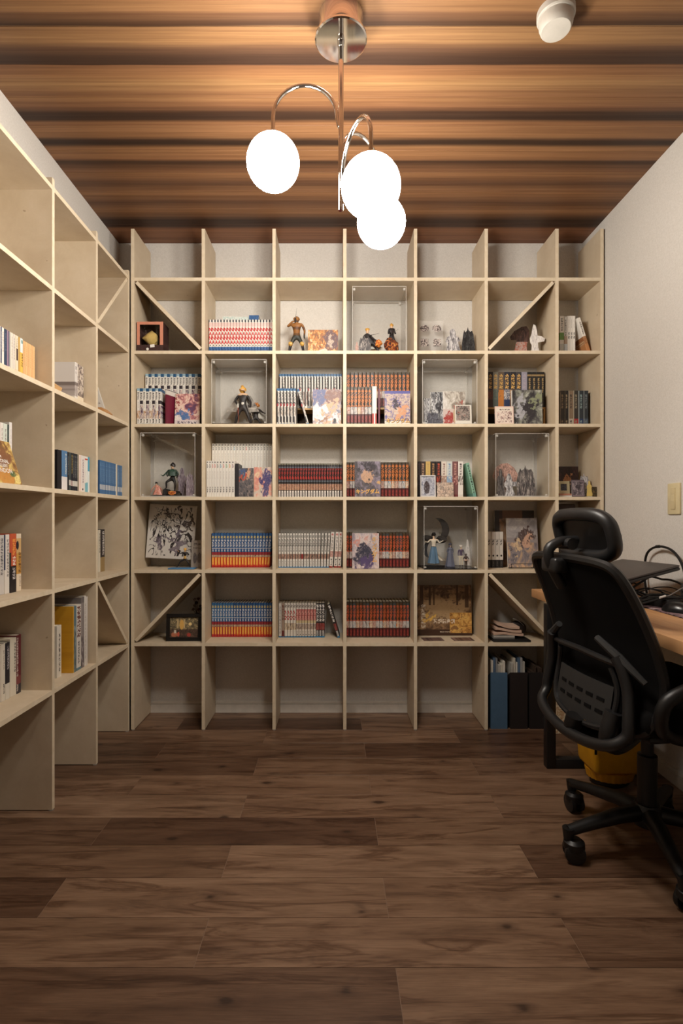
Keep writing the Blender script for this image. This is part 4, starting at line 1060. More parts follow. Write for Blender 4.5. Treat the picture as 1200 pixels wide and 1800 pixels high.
fp = figurine('figurine', 'small pink-robed figurine crouching at the foot of the black rock', (X(274, yc - .03), yc - .016, z_ + .0061), .095, pinkm,
              dict(pelvis=(.05, 0, .26), waist=(.0, 0, .36), chest=(-.02, -.02, .46), neck=(-.02, -.06, .54), head=(-.02, -.08, .62), crown=(-.02, -.07, .68), hl=(0, 0, .24), kl=(-.10, -.14, .22), al=(-.06, .02, .06), tl=(-.10, -.04, .03), hr=(.10, 0, .24), kr=(.18, -.12, .22), ar=(.16, .03, .06), tr=(.18, -.03, .03),
                   sl=(-.10, -.02, .50), el=(-.22, -.06, .36), wl=(-.28, -.12, .2), fl=(-.30, -.13, .16), sr=(.08, -.02, .5), er=(.2, -.06, .38), wr=(.26, -.12, .26), fr=(.28, -.13, .22)), .3, (BLKH, .3, 0, 46))
skirt(fp, .095, .10, .26, .44, .02, printed('pink_patterned_cloth', (212, 146, 128), [('art', 0, 1, 0, 1, [(196, 110, 96), (214, 150, 132), (228, 196, 184)], 9, 1)]), 'robe', .10, (.05, .02))
standee(312, 330, 822, 2.757, z_, ROBE, M_VIART, 'violet-grey pair standee at the back of the green-caped figurine case')
standee(327, 341, 828, 2.69, z_, CLOAK, M_VIART, 'pale lilac standee in front of the violet-grey one')
# c1: white comics in two ranks, two covers
ws = []
for q, cc in enumerate([(40, 40, 42), (40, 40, 42), (190, 60, 56), (60, 140, 170), (80, 150, 96), (206, 140, 60), (120, 60, 90)]):
    ws.append(printed('white_spine_title_%d' % q, (228, 224, 216), [('kanji', .28, .74, .93, .985, 1, (60, 58, 58)), ('kanji', .26, .76, .80, .91, 2, cc), ('kanji', .4, .6, .5, .72, 6, (160, 156, 150)), ('rect', .42, .58, .1, .5, (206, 202, 196)), ('kanji', .3, .7, .12, .28, 3, (110, 106, 104))]))
series(372, 478, 20, 2.713, zrow(3) + RH, .176, .112, lambda k: ws[{7: 3, 11: 2}.get(k, 0)], 'white comic spine with a small black title, on the riser', 'white comics, back rank')
col9 = [0, 1, 2, 2, 0, 3, 2, 4, 5, 6]
cn = ['black', 'black', 'red', 'red', 'black', 'teal', 'red', 'green', 'orange', 'purple']
x9 = [362.4, 366.8, 371.5, 375.5, 380, 385, 390.5, 395.5, 401, 406.5, 412]
for q in range(10):
    xa, xb = X(x9[q], 2.598), X(x9[q + 1], 2.598)
    book(ws[col9[q]], (xa + xb) / 2, 2.598, zrow(3), xb - xa - .0004, .178, .108, 'white comic spine with a %s title, front rank beside the dark volume' % cn[q], 'white comics, front rank', name='comic_book')
book(printed('black_cover', (44, 42, 46), []), X(415.5, 2.60) + .002, 2.600, zrow(3), .016, .165, .106, 'black volume turned to show its cover beside the white comics', name='comic_book')
c31 = printed('blue_red_dark_cover', (90, 88, 96), [('art', 0, 1, 0, 1, [(44, 42, 46), (84, 84, 88), (110, 100, 100), (150, 140, 134)], 6, .8), ('blob', .3, .86, .3, .12, (70, 90, 130), 0.90), ('blob', .66, .82, .14, .2, (206, 160, 130), 0.90), ('blob', .25, .66, .3, .07, (190, 80, 54), 0.90)], use_rnd=False)
c32 = printed('pink_and_indigo_cover', (206, 190, 176), [('art', 0, 1, 0, 1, [(176, 166, 150), (206, 190, 176), (214, 160, 140), (206, 130, 120)], 3, .8), ('blob', .68, .6, .30, .32, (66, 60, 110), 1.10), ('blob', .66, .2, .2, .2, (80, 76, 116), 0.90), ('blob', .2, .75, .12, .1, (226, 196, 160), 0.90)], use_rnd=False)
facing(c31, 419.5, 445, 823, 2.605, zrow(3), .012, 'dark blue and red comic shown cover out beside the indigo one', None, 'comic_book', .05)
facing(c32, 446, 477.5, 821, 2.602, zrow(3), .012, 'pink comic with an indigo patch shown cover out', None, 'comic_book', .05)
# c2 red comics
rd = printed('black_spine_red_title', (34, 28, 28), [('band', .955, 1, (120, 116, 100)), ('band', .86, .90, (90, 96, 110)), ('kanji', .1, .9, .52, .86, 3, (186, 50, 42)), ('band', .46, .5, (90, 100, 110)), ('art', 0, 1, .22, .40, [(60, 36, 32), (200, 160, 130), (120, 60, 50), (220, 206, 190)], 9, .5), ('rect', .14, .86, .02, .20, (214, 210, 204)), ('kanji', .4, .6, .03, .17, 4, (40, 38, 40))])
series(489, 601.5, 24, 2.695, zrow(3), .176, .112, [rd], 'black comic spine with a bold red title and white foot', 'red-titled black comics in one row')
# c3 orange-titled comics with a purple cover in front
series(608.8, 625, 3, 2.69, zrow(3), .181, .126, kg, 'dark orange-titled comic left of the grey-purple cover', 'orange-titled comics by the grey-purple cover', [(kt, .181 * .70)])
series(669, 718.5, 8, 2.69, zrow(3), .181, .126, kg, 'dark orange-titled comic spine right of the grey-purple cover', 'orange-titled comics beside the grey-purple cover', [(kt, .181 * .70)])
kc2 = printed('grey_purple_smoke_cover', (92, 84, 92), [('art', 0, 1, 0, 1, [(66, 62, 66), (92, 86, 92), (130, 120, 134), (150, 140, 156)], 3.5, .8), ('blob', .52, .60, .24, .22, (196, 158, 130), 0.90), ('blob', .5, .86, .36, .12, (56, 50, 56), 0.90), ('blob', .93, .4, .08, .05, (206, 166, 110), 0.10)], use_rnd=False)
facing(kc2, 623.5, 668.5, 811, 2.64, zrow(3), .016, 'grey-purple comic shown cover out with a pale gold title at its foot', None, 'comic_book', .03, letters=[(text_mesh('キングダム', .024, I_GOLD, 1.0, .0008), .5, .16)])
# c4 mixed novels
mx4 = [((56, 50, 54), (90, 80, 86), (30, 30, 44), 'dark grey novel at the left upright'), ((70, 56, 50), (196, 160, 130), (80, 70, 70), 'brown novel with a peach patch'), ((206, 174, 104), (190, 160, 100), (150, 130, 100), 'ochre yellow novel'), ((40, 34, 34), (170, 130, 90), (50, 40, 40), 'black novel with tan title'),
       ((44, 36, 36), (190, 80, 60), (40, 34, 34), 'black novel with a red patch and white title'), ((222, 212, 200), (150, 120, 110), (206, 170, 140), 'cream novel with dark brush strokes'), ((206, 210, 206), (130, 160, 190), (150, 170, 196), 'pale blue patterned novel'), ((120, 80, 80), (196, 150, 140), (110, 50, 54), 'maroon and pink novel'), ((226, 222, 216), (80, 66, 70), (214, 208, 200), 'white novel with a dark patch')]
x4 = [733, 738.5, 748, 756.5, 766, 775.5, 785, 795, 805, 814]
for q, (c0, c1, c2, lb) in enumerate(mx4):
    xa, xb = X(x4[q], 2.672), X(x4[q + 1], 2.672)
    book(printed('mixed_novel_spine_%d' % q, c0, [('kanji', .3, .7, .62, .95, 5, c1), ('art', 0, 1, .34, .6, [c0, c1, c2, c0], 5, .5), ('band', 0, .08, c2)]), (xa + xb) / 2, 2.672, zrow(3), xb - xa - .0006, .183, .128, lb + ' among the mixed novels', name='novel')
lean_book(printed('mint_green_spine', (140, 186, 164), [('kanji', .25, .75, .1, .95, 11, (44, 60, 56)), ('band', 0, .12, (110, 160, 150))]), 837.5, 2.672, zrow(3), .0165, .178, .128, -.22, 'mint green novel leaning at the end of the mixed novels', None, 'novel')
fr4 = thing('picture_frame', 'small pale-framed picture with a dark cloak shape, in front of the mixed novels', 'picture frame', (X(752.5, 2.63), 2.635, zrow(3) + .002), (-.06, 0, 0))
fw, fh_ = X(766, 2.63) - X(739, 2.63), Z(834, 2.63) - zrow(3) - .004
link('frame', boxes('frame', [(-fw / 2, fw / 2, 0, .006, 0, .006), (-fw / 2, fw / 2, 0, .006, fh_ - .006, fh_), (-fw / 2, -fw / 2 + .005, 0, .006, .006, fh_ - .006), (fw / 2 - .005, fw / 2, 0, .006, .006, fh_ - .006)], plain('silver_frame', (206, 204, 204), .4)), fr4)
link('print', boxes('print', [(-fw / 2 + .005, fw / 2 - .005, .003, .005, .006, fh_ - .006)], printed('cloak_silhouette_print', (170, 172, 184), [('art', 0, 1, 0, 1, [(120, 124, 140), (170, 172, 184), (206, 206, 212)], 5, .8), ('blob', .42, .42, .22, .36, (60, 48, 50), .15)], use_rnd=False)), fr4)
facing(printed('grey_peach_small_print', (186, 166, 150), [('art', 0, 1, 0, 1, [(110, 100, 96), (160, 146, 136), (206, 180, 160), (214, 206, 196)], 7, 1.2)], use_rnd=False), 767.5, 797, 848, 2.65, zrow(3), .003, 'grey and peach postcard in front of the mixed novels', None, 'postcard', .05, 'postcard')
# c5 grey standees in the case
z_ = zrow(3) + FB
standee(865, 910, 814, 2.745, z_, TREE, M_PKART, 'pink blossoming tree standee at the back of the clear case')
standee(873, 888, 824, 2.715, z_, ROBE, M_DKART, 'dark robed standee under the pink tree')
standee(886, 914, 832, 2.69, z_, FLOW, M_GRART, 'pale grey robed standee in the middle of the clear case')
standee(908, 941, 818, 2.675, z_, CLOAK, M_DKART, 'large black and grey cloaked standee beside the pale grey one')
# c6 small things
z_ = zrow(3)
bs = thing('storage_box', 'flat white box with a salmon lid under the small frame', 'box', (X(1001, 2.64), 2.64, z_))
link('box_body', boxes('box_body', [(-.052, .052, 0, .09, 0, .009)], M_PAPERW, .0005), bs); link('lid', boxes('lid', [(-.0525, .0525, -.0005, .0905, .0092, .018)], plain('salmon_card', (190, 130, 108), .6), .0005), bs)
facing(printed('dark_wine_art_print', (54, 34, 34), [('art', 0, 1, 0, 1, [(40, 26, 26), (54, 34, 34), (84, 50, 44)], 4, 1.2), ('blob', .5, .6, .2, .2, (196, 140, 100), 1.10)], use_rnd=False), 981.5, 1017, 820, 2.745, z_, .004, 'dark wine-coloured art board at the back beside the end panel', None, 'art_board', .04, 'art board')
pf = thing('picture_frame', 'small cream picture frame with a dark photo standing on the white box', 'picture frame', (X(991, 2.655), 2.655, z_ + .0182), (-.08, 0, 0))
link('frame', boxes('frame', [(-.0295, .0295, 0, .006, 0, .016), (-.0295, .0295, 0, .006, .050, .064), (-.0295, -.016, 0, .006, .016, .050), (.016, .0295, 0, .006, .016, .050)], plain('cream_frame', (206, 196, 160), .5)), pf)
link('photo', boxes('photo', [(-.016, .016, .003, .005, .016, .050)], dkp), pf)
card(1005, 1028, 843, 870, 2.61, printed('violet_photo_print', (70, 60, 66), [('rect', .05, .95, .05, .95, (130, 116, 124)), ('art', .1, .9, .1, .9, [(60, 52, 58), (110, 100, 106), (170, 160, 160)], 4, 1)], use_rnd=False), 'grey-violet photograph card beside the salmon-lidded box', 'photograph', .12, 'photograph', z=z_)
standee(1018, 1036, 832, 2.64, z_, CLOAK, M_GRART, 'grey shredded-cloak standee beside the golden one')
gold = plain('gold_standee', (206, 180, 104), .4)
standee(1031, 1041, 845, 2.606, z_, ROBE, gold, 'small golden robed standee at the end panel')
facing(printed('black_gold_card', (40, 34, 30), [('art', 0, 1, 0, 1, [(30, 26, 24), (60, 50, 36), (150, 124, 70)], 5, 1)], use_rnd=False), 1040, 1049, 856, 2.612, z_, .003, 'narrow black and gold card at the end panel', None, 'postcard', .05, 'postcard')

# ================= BACK SHELF, row 4 =================
z_ = zrow(4)
sk = thing('art_board', 'white square board with black ink strokes on a clear easel', 'art board', (X(298, 2.72), 2.715, z_))
sk_m = printed('ink_sketch_print', (216, 212, 206), [('lines', .05, .95, .05, .97, (50, 46, 48), 3.2, .022), ('lines', .1, .9, .3, .95, (40, 36, 40), 6.0, .018), ('blob', .72, .6, .2, .09, (70, 60, 62), 1.10), ('blob', .42, .84, .14, .07, (70, 64, 66), 1.32), ('blob', .4, .36, .24, .06, (110, 100, 112), 1.10), ('blob', .6, .2, .12, .10, (130, 120, 128), 0.90)], .35, use_rnd=False)
h_ = .278; w2 = .246
brd = link('panel', boxes('panel', [(-w2 / 2, w2 / 2, 0, .004, 0, h_)], sk_m), sk, (0, 0, .045), (-.10, .05, 0))
link('clear_sleeve', boxes('clear_sleeve', [(-w2 / 2 - .003, w2 / 2 + .003, -.0012, -.0004, -.003, h_ + .003)], M_ACR), brd)
for sx, zl in ((-.05, .0472), (.06, .0418)):
    link('easel_leg', boxes('easel_leg', [(sx - .004, sx + .004, -.03, .04, .0004, .006), (sx - .004, sx + .004, -.008, -.002, .006, zl - .004), (sx - .004, sx + .004, -.012, .010, zl - .004, zl), (sx - .004, sx + .004, -.012, -.007, zl, zl + .008)], M_ACR), sk)
bfig = ramp_mat('black_and_gold_paint', [(0, (40, 36, 36)), (.45, (200, 160, 90)), (.6, (40, 36, 38)), (.82, (214, 170, 120))])
yq = 2.63
fs = figurine('figurine', 'small black and gold figurine lunging with a sword on a blue base', (X(325, yq), yq, z_), .105, bfig,
              dict(pelvis=(.0, 0, .46), hl=(-.05, 0, .44), kl=(-.22, -.04, .34), al=(-.34, 0, .12), tl=(-.42, -.02, .11), hr=(.05, 0, .44), kr=(.18, -.03, .28), ar=(.22, .03, .11), tr=(.25, -.02, .09), el=(-.22, -.04, .72), wl=(-.30, -.1, .86), fl=(-.32, -.11, .9), er=(.2, 0, .66), wr=(.1, -.1, .72), fr=(.06, -.11, .74)), 0, (YELH, .4, 0, 51))
link('base_plate', rbox('base_plate', (.130, .062, .006), plain('blue_base', (74, 124, 168), .4), .002, 2, (-.012, 0, .003)), fs)
sword(fs, (-.030, -.012, .095), (.012, -.014, .078), .0022, BLADE, DARKG)
M_GCARD = printed('grey_card_print', (176, 168, 160), [('blob', .35, .35, .2, .2, (110, 104, 104), 0.20), ('blob', .75, .35, .18, .2, (120, 112, 110), 0.20), ('text', .2, .85, .82, .9, 4, (90, 86, 84)), ('text', .15, .9, .68, .74, 6, (110, 104, 100))], use_rnd=False)
card(335.5, 354.5, 950, 1000, 2.70, M_GCARD, 'grey printed card standing at the side of the inked board', z=z_)
# c1 / c2 / c3 comics
dbm = []
for q in range(3):
    blue = [(44, 84, 136), (52, 96, 148), (60, 110, 160)][q]
    dbm.append(printed('blue_red_spine_%d' % q, blue, [('kanji', .15, .85, .84, .93, 1, (206, 186, 110)), ('kanji', .15, .85, .60, .82, 3, (222, 220, 214)), ('band', .55, .57, (214, 210, 206)), ('kanji', .3, .7, .46, .54, 1, (222, 220, 214)), ('band', .30, .45, (150, 50, 56)), ('art', 0, 1, .27, .36, [(40, 30, 34), (214, 190, 160), (60, 50, 54)], 9, .5), ('band', 0, .30, [(206, 60, 44), (214, 90, 46), (190, 60, 60)][q]), ('art', .2, .8, .08, .29, [(230, 160, 70), (240, 190, 90), (226, 120, 60)], 6, .5), ('band', 0, .04, (180, 44, 44))]))
x0d, x1d = 371.5, 476
yd = 2.708
wdd = (X(x1d, yd) - X(x0d, yd)) / 20
for k_ in range(20):
    lean_ = max(0.0, (k_ - 12) * .012)
    o = book(dbm[k_ % 2], X(x0d, yd) + wdd * (k_ + .5) - lean_ * .085, yd + random.uniform(0, .0015), z_, wdd - (.0009 if lean_ == 0 else .0014), .176, .112, 'blue and red comic spine with yellow and white lettering, in the upper blue-red row', 'blue and red comics, upper row', name='comic_book', lean=lean_ * .8)
    o.location.z += .5 * wdd * math.sin(lean_ * .8) + .0002
gm = [printed('grey_white_spine_%d' % q, (216, 212, 204), [('kanji', .2, .8, .86, .96, 1, (120, 116, 112)), ('kanji', .2, .8, .64, .84, 2, (60, 58, 58)), ('band', .62, .64, (90, 88, 88)), ('kanji', .3, .7, .46, .6, 2, (110, 106, 104)), ('art', 0, 1, .25, .40, [(110, 44, 44), (206, 170, 150), (60, 50, 50), (150, 110, 96)] if q == 0 else [(130, 40, 44), (150, 60, 54), (90, 40, 40)], 9, .5), ('rect', .2, .8, .05, .22, (206, 204, 200)), ('kanji', .4, .6, .06, .2, 3, (40, 38, 40)), ('band', 0, .03, (50, 120, 170)), ('rect', 0, .1, .03, 1, (90, 86, 84)), ('rect', .9, 1, .03, 1, (90, 86, 84))]) for q in range(2)]
yg = 2.694
wg = (X(578, yg) - X(489, yg)) / 18
for k_ in range(18):
    lean_ = max(0, (k_ - 13) * .012)
    o = book(gm[1] if k_ == 8 else gm[0], X(489, yg) + wg * (k_ + .5), yg, z_, wg - (.0009 if lean_ == 0 else .0016), .176, .112, 'grey-white comic spine with a red-brown picture band and blue foot line', 'grey-white comics with blue foot line', name='comic_book', lean=lean_)
    o.location.z += .5 * wg * math.sin(lean_) + .0002
gr3 = printed('white_spine_red_ends', (222, 216, 208), [('kanji', .2, .8, .90, .97, 1, (170, 60, 56)), ('kanji', .25, .75, .5, .88, 4, (110, 100, 98)), ('art', 0, 1, .3, .46, [(150, 70, 64), (206, 170, 160), (120, 60, 56)], 9, .5), ('kanji', .3, .7, .06, .26, 3, (60, 56, 56)), ('band', 0, .04, (150, 50, 50))])
for k_, pxx in enumerate((581.5, 589.5, 596)):
    o = book(gr3, X(pxx, yg), yg, z_, .0165, .182, .118, 'taller white comic spine with red ends, finishing the grey-white row', 'white comics with red ends', name='comic_book', lean=.05)
    o.location.z += .0005
series(608, 619.5, 2, 2.676, z_, .182, .128, [kg[0], kg[1]], 'dark comic spine with rust-orange title left of the pale-grey swordless cover', 'rust-titled comics by the lilac cover', [(ktr, .182 * .68)])
series(666, 719, 9, 2.676, z_, .182, .128, kg, 'dark comic spine with rust-orange title right of the lilac cover', 'rust-titled comics beside the lilac cover', [(ktr, .182 * .68)])
kc3 = printed('lilac_and_navy_cover', (190, 176, 180), [('art', 0, 1, 0, 1, [(150, 140, 150), (190, 176, 180), (214, 200, 196), (206, 160, 150)], 3.5, .8), ('blob', .45, .4, .34, .36, (60, 60, 76), 0.90), ('blob', .5, .15, .3, .16, (90, 76, 116), 0.90), ('blob', .2, .75, .14, .12, (206, 150, 140), 0.90)], use_rnd=False)
facing(kc3, 619, 666, 937.5, 2.632, z_, .016, 'lilac and navy comic shown cover out with a vertical gold title', None, 'comic_book', .03, letters=[(text_mesh('キ\nン\nグ\nダ\nム', .031, I_GOLD, .9, .0006), .83, .54)])
# c4 figures in the case
z_ = zrow(4) + FB
yc = 2.672
skyb = plain('slate_blue_cloth', (92, 124, 152), .6); creamc = plain('cream_cloth', (222, 212, 194), .6)
wfig = ramp_mat('white_and_blue_paint', [(0, (222, 212, 194)), (.06, (92, 124, 152)), (.55, (40, 38, 44)), (.58, (222, 212, 194)), (.80, (226, 196, 166))])
H = .165
fw_ = figurine('figurine', 'white and slate-blue robed figurine with long black hair before dark crescent shapes', (X(762, yc), yc, z_ + .010), H, wfig,
               dict(el=(-.18, -.02, .70), wl=(-.26, -.06, .72), fl=(-.29, -.07, .74), er=(.17, -.03, .68), wr=(.25, -.08, .74), fr=(.28, -.09, .76)), 0, (BLKH, .35, .35, 61))
skirt(fw_, H, .075, .17, .56, .06, skyb, 'skirt', .12)
cape(fw_, H, .10, .22, .56, .12, .10, creamc, .30, .02, 'white_sash')
link('base_plate', lathe('base_plate', [(.056, -.010), (.056, -.003), (.050, 0.0), (0, 0.0)], M_BBASE, 32, squash=.7), fw_)
cres = plain('dark_crescent', (52, 48, 46), .4)
def crescent(R0, a0, a1, wmax):
    pts = []
    for q in range(13):
        a = a0 + (a1 - a0) * q / 12; wq = wmax * math.sin(PI * min(1, .12 + .88 * q / 12)); pts.append((math.cos(a) * (R0 + wq / 2), math.sin(a) * (R0 + wq / 2)))
    for q in range(12, -1, -1):
        a = a0 + (a1 - a0) * q / 12; wq = wmax * math.sin(PI * min(1, .12 + .88 * q / 12)); pts.append((math.cos(a) * (R0 - wq / 2), math.sin(a) * (R0 - wq / 2)))
    return pts
link('crescent', prism('crescent', crescent(.060, -1.1, 1.45, .036), .010, cres), fw_, (.008, .030, .178))
link('crescent', prism('crescent', crescent(.050, 2.2, 4.2, .022), .008, plain('grey_blue_crescent', (72, 76, 82), .4)), fw_, (.012, .035, .075))
link('dark_mass', spiky('dark_mass', .020, cres, amp=.7, seed=63, squash=(1.0, .6, .8)), fw_, (-.026, .02, .135)); link('dark_mass', spiky('dark_mass', .018, cres, amp=.8, seed=64, squash=(1.2, .6, .9)), fw_, (.042, .02, .125))
rob = plain('blue_grey_robe_paint', (104, 108, 126), .6)
rbm = ramp_mat('blue_grey_robe_ramp', [(0, (104, 108, 126)), (.84, (206, 180, 160))])
fr2 = figurine('figurine', 'slim figurine in a long blue-grey robe beside the crescent figurine', (X(792, yc), yc + .012, z_), .122, rbm, dict(wl=(-.06, -.08, .55), fl=(-.02, -.09, .56), wr=(.06, -.08, .55), fr=(.02, -.09, .56)), 0, (plain('slate_hair', (60, 60, 76), .5), .15, .3, 65), r=.9)
skirt(fr2, .122, .085, .20, .70, .015, rob, 'robe', .08)
pcm = ramp_mat('purple_and_cream_paint', [(0, (60, 50, 50)), (.07, (222, 212, 190)), (.52, (88, 76, 100)), (.82, (226, 196, 166))])
figurine('figurine', 'white-haired figurine in a purple top and cream trousers', (X(810, yc), yc, z_), .112, pcm, {}, 0, (WHH, .3, 0, 66), r=1.05)
figurine('figurine', 'tiny dark brown figurine in front of the cream-trousered one', (X(818.5, 2.635), 2.635, z_), .070, ramp_mat('dark_brown_paint', [(0, (50, 36, 34)), (.5, (200, 170, 150)), (.62, (60, 42, 40))]), dict(el=(-.2, -.05, .6), er=(.2, -.05, .6)), 0, (plain('brown_hair', (66, 44, 42), .5), .3, .1, 67), r=1.35)
standee(817, 827, 948, 2.735, z_, ROBE, M_WHART, 'translucent white standee behind the white-haired figurine')
# c5 white spines, art books
z_ = zrow(4)
wsf = printed('white_spine_black_foot', (206, 200, 192), [('band', 0, .22, (34, 32, 32)), ('kanji', .25, .75, .62, .78, 2, (50, 46, 46)), ('band', .79, .80, (120, 114, 110)), ('blob', .5, .335, .24, .028, (34, 32, 32), 0), ('kanji', .35, .65, .05, .18, 3, (90, 86, 84))])
series(856.2, 884.5, 4, 2.688, z_, .184, .128, [wsf], 'white volume spine with a black foot and black dot', 'white volumes with black feet')
ab1 = printed('brown_building_print', (150, 120, 96), [('band', .86, 1, (120, 84, 60)), ('rect', 0, .2, .8, 1, (70, 48, 40)), ('rect', .7, 1, .86, 1, (54, 44, 38)), ('rect', 0, .12, 0, 1, (56, 48, 44)), ('art', .12, 1, 0, .85, [(110, 96, 90), (150, 124, 104), (176, 140, 108), (130, 110, 100)], 4, 1)], use_rnd=False)
facing(ab1, 871, 941, 897.5, 2.765, z_, .012, 'large brown art book behind the grey-skied one', None, 'art_book', .08)
ab2 = printed('grey_sky_figures_print', (140, 132, 132), [('art', 0, 1, .6, 1, [(120, 116, 118), (150, 144, 144), (176, 168, 162)], 2.5, 1), ('art', 0, 1, 0, .5, [(96, 92, 100), (130, 122, 126), (170, 146, 126), (206, 170, 136)], 4, 1), ('blob', .6, .60, .3, .16, (76, 58, 56), 0.90), ('blob', .68, .5, .16, .16, (196, 158, 136), 0.90), ('blob', .33, .4, .1, .16, (206, 180, 146), 0.90)], use_rnd=False)
ob2 = facing(ab2, 893, 947, 911, 2.700, z_, .010, 'art book with grey sky and warm patches held by a black wire stand', None, 'art_book', .12)
wst = thing('wire_stand', 'black wire book stand before the grey-sky art book', 'book stand', (X(918, 2.66), 2.660, z_))
link('front_rail', tube('front_rail', spline([(-.055, 0, .002), (-.055, 0, .018), (-.05, 0, .022), (.05, 0, .022), (.055, 0, .018), (.055, 0, .002)], 4), .0016, M_BLACK, 6), wst)
link('floor_wire', tube('floor_wire', [(-.075, -.012, .0018), (.075, -.012, .0018)], .0016, M_BLACK, 6), wst)
for sx in (-.055, .055): link('side_wire', tube('side_wire', [(sx, -.012, .0018), (sx, .03, .0018)], .0016, M_BLACK, 6), wst)

# ================= BACK SHELF, row 5 =================
z_ = zrow(5)
pfr = thing('picture_frame', 'black framed photograph of a warmly lit room, under the diagonal brace', 'picture frame', (X(322, 2.61), 2.615, z_ + .001), (-.10, 0, .02))
fw, fh_ = .176, .134
link('frame', boxes('frame', [(-fw / 2, fw / 2, 0, .014, 0, .018), (-fw / 2, fw / 2, 0, .014, fh_ - .018, fh_), (-fw / 2, -fw / 2 + .018, 0, .014, .018, fh_ - .018), (fw / 2 - .018, fw / 2, 0, .014, .018, fh_ - .018)], plain('black_frame', (24, 21, 20), .4), .0008), pfr)
link('photo', boxes('photo', [(-fw / 2 + .018, fw / 2 - .018, .006, .010, .018, fh_ - .018)], printed('interior_photo_print', (90, 80, 62), [('art', 0, 1, .35, 1, [(70, 64, 50), (110, 100, 78), (150, 134, 100), (196, 176, 130)], 8, 1.4), ('art', 0, 1, 0, .4, [(56, 46, 40), (84, 66, 56), (110, 84, 70)], 8, 1.4), ('rect', .24, .30, .45, .9, (200, 176, 130)), ('rect', .48, .53, .45, .9, (200, 176, 130)), ('blob', .41, .64, .08, .26, (222, 176, 96), 0), ('blob', .71, .66, .06, .08, (240, 214, 150), 0), ('blob', .67, .12, .08, .1, (180, 70, 60), .1), ('blob', .17, .14, .14, .12, (190, 120, 90), .1), ('blob', .30, .15, .04, .12, (200, 90, 70), 0), ('rect', .14, .22, .2, .36, (214, 206, 190))], use_rnd=False)), pfr)
fl = thing('dried_flowers', 'small dark dried flower bunch behind the black frame', 'dried flowers', (X(346, 2.76), 2.755, z_))
link('vase', lathe('vase', [(.014, 0), (.020, .02), (.022, .06), (.012, .10), (.014, .112), (.010, .112)], plain('dark_vase', (50, 40, 38), .4), 16), fl)
for q in range(9):
    a = q * 2.4; r_ = .008 + .010 * (q % 3) / 2; hz = .135 + .018 * (q % 4)
    st_ = link('stem', tube('stem', [(0, 0, .10), (r_ * 1.4 * math.cos(a), r_ * math.sin(a), hz)], .001, M_DARKIN, 5), fl)
    link('flower_head', spiky('flower_head', .0075, plain('dried_petal_%d' % (q % 3), [(96, 56, 50), (120, 104, 96), (60, 46, 44)][q % 3], .8), amp=.6, seed=70 + q, sub=1), st_, (r_ * 1.4 * math.cos(a), r_ * math.sin(a), hz))
series(371.5, 477.5, 22, 2.712, z_, .176, .110, lambda k: dbm[2] if k < 8 else dbm[k % 2], 'blue and red comic spine with yellow and white lettering, in the lower blue-red row', 'blue and red comics, lower row')
rk = [printed('grey_red_spine', (196, 190, 182), [('kanji', .3, .7, .1, .92, 9, (110, 100, 96)), ('band', 0, .04, (60, 110, 150))]),
      printed('dark_red_foot_spine', (150, 130, 116), [('kanji', .25, .75, .5, .95, 5, (90, 50, 44)), ('rect', .1, .9, .03, .2, (90, 34, 34)), ('band', 0, .03, (60, 110, 150))]),
      printed('white_spine_red_title', (214, 208, 198), [('kanji', .15, .85, .86, .97, 1, (120, 110, 104)), ('kanji', .1, .9, .5, .80, 2, (170, 60, 60)), ('art', 0, 1, .22, .42, [(50, 40, 40), (196, 176, 150), (222, 214, 200)], 9, .5), ('rect', .2, .8, .05, .2, (206, 200, 190)), ('band', 0, .04, (60, 120, 160)), ('rect', 0, .1, 0, 1, (100, 70, 66))]),
      printed('white_spine_pink_title', (206, 198, 188), [('kanji', .15, .85, .86, .97, 1, (120, 110, 104)), ('band', .5, .82, (176, 100, 96)), ('kanji', .1, .9, .5, .80, 2, (206, 150, 140)), ('band', .42, .5, (196, 180, 140)), ('art', 0, 1, .24, .40, [(36, 32, 34), (196, 176, 160), (60, 50, 52)], 9, .5), ('kanji', .3, .7, .05, .2, 3, (50, 46, 48)), ('band', 0, .04, (60, 120, 160)), ('rect', 0, .1, 0, 1, (70, 56, 54))]),
      printed('black_spine_white_title', (44, 40, 42), [('kanji', .15, .9, .46, .97, 5, (214, 210, 204)), ('art', 0, 1, .22, .42, [(40, 36, 38), (150, 60, 56), (120, 104, 96)], 9, .5), ('rect', .2, .8, .05, .2, (206, 204, 200)), ('kanji', .3, .7, .06, .19, 3, (40, 38, 40)), ('band', 0, .04, (60, 130, 176))])]
seqr = [0, 1, 2, 2, 2, 2, 3, 3, 3, 3, 3, 3, 3, 4, 4, 4]
lr = ['pale grey comic spine with a column of small characters beside the upright', 'brown comic spine with a dark red foot block', 'white comic spine with a red title and blue foot line', 'white comic spine with a pink-red title panel', 'black comic spine with a bold white title next to the leaning one']
yr_ = 2.70
wr_ = (X(570.5, yr_) - X(489.6, yr_)) / 16
for k_, q in enumerate(seqr):
    book(rk[q], X(489.6, yr_) + wr_ * (k_ + .5), yr_, z_, wr_ - .0009, .176, .112, lr[q], 'comics with ' + ['grey', 'brown', 'red-titled', 'pink-panelled', 'white-on-black'][q] + ' spines, lower row', name='comic_book')
lean_book(rk[4], 597.5, 2.688, z_, .0135, .178, .112, -.30, 'black comic with white title leaning away from the lower row', None, 'comic_book')
series(608, 719.5, 19, 2.70, z_, .184, .122, kg, 'dark comic spine with rust-orange title, in the full lower row', 'rust-titled comics, full lower row', [(ktr, .184 * .68)])
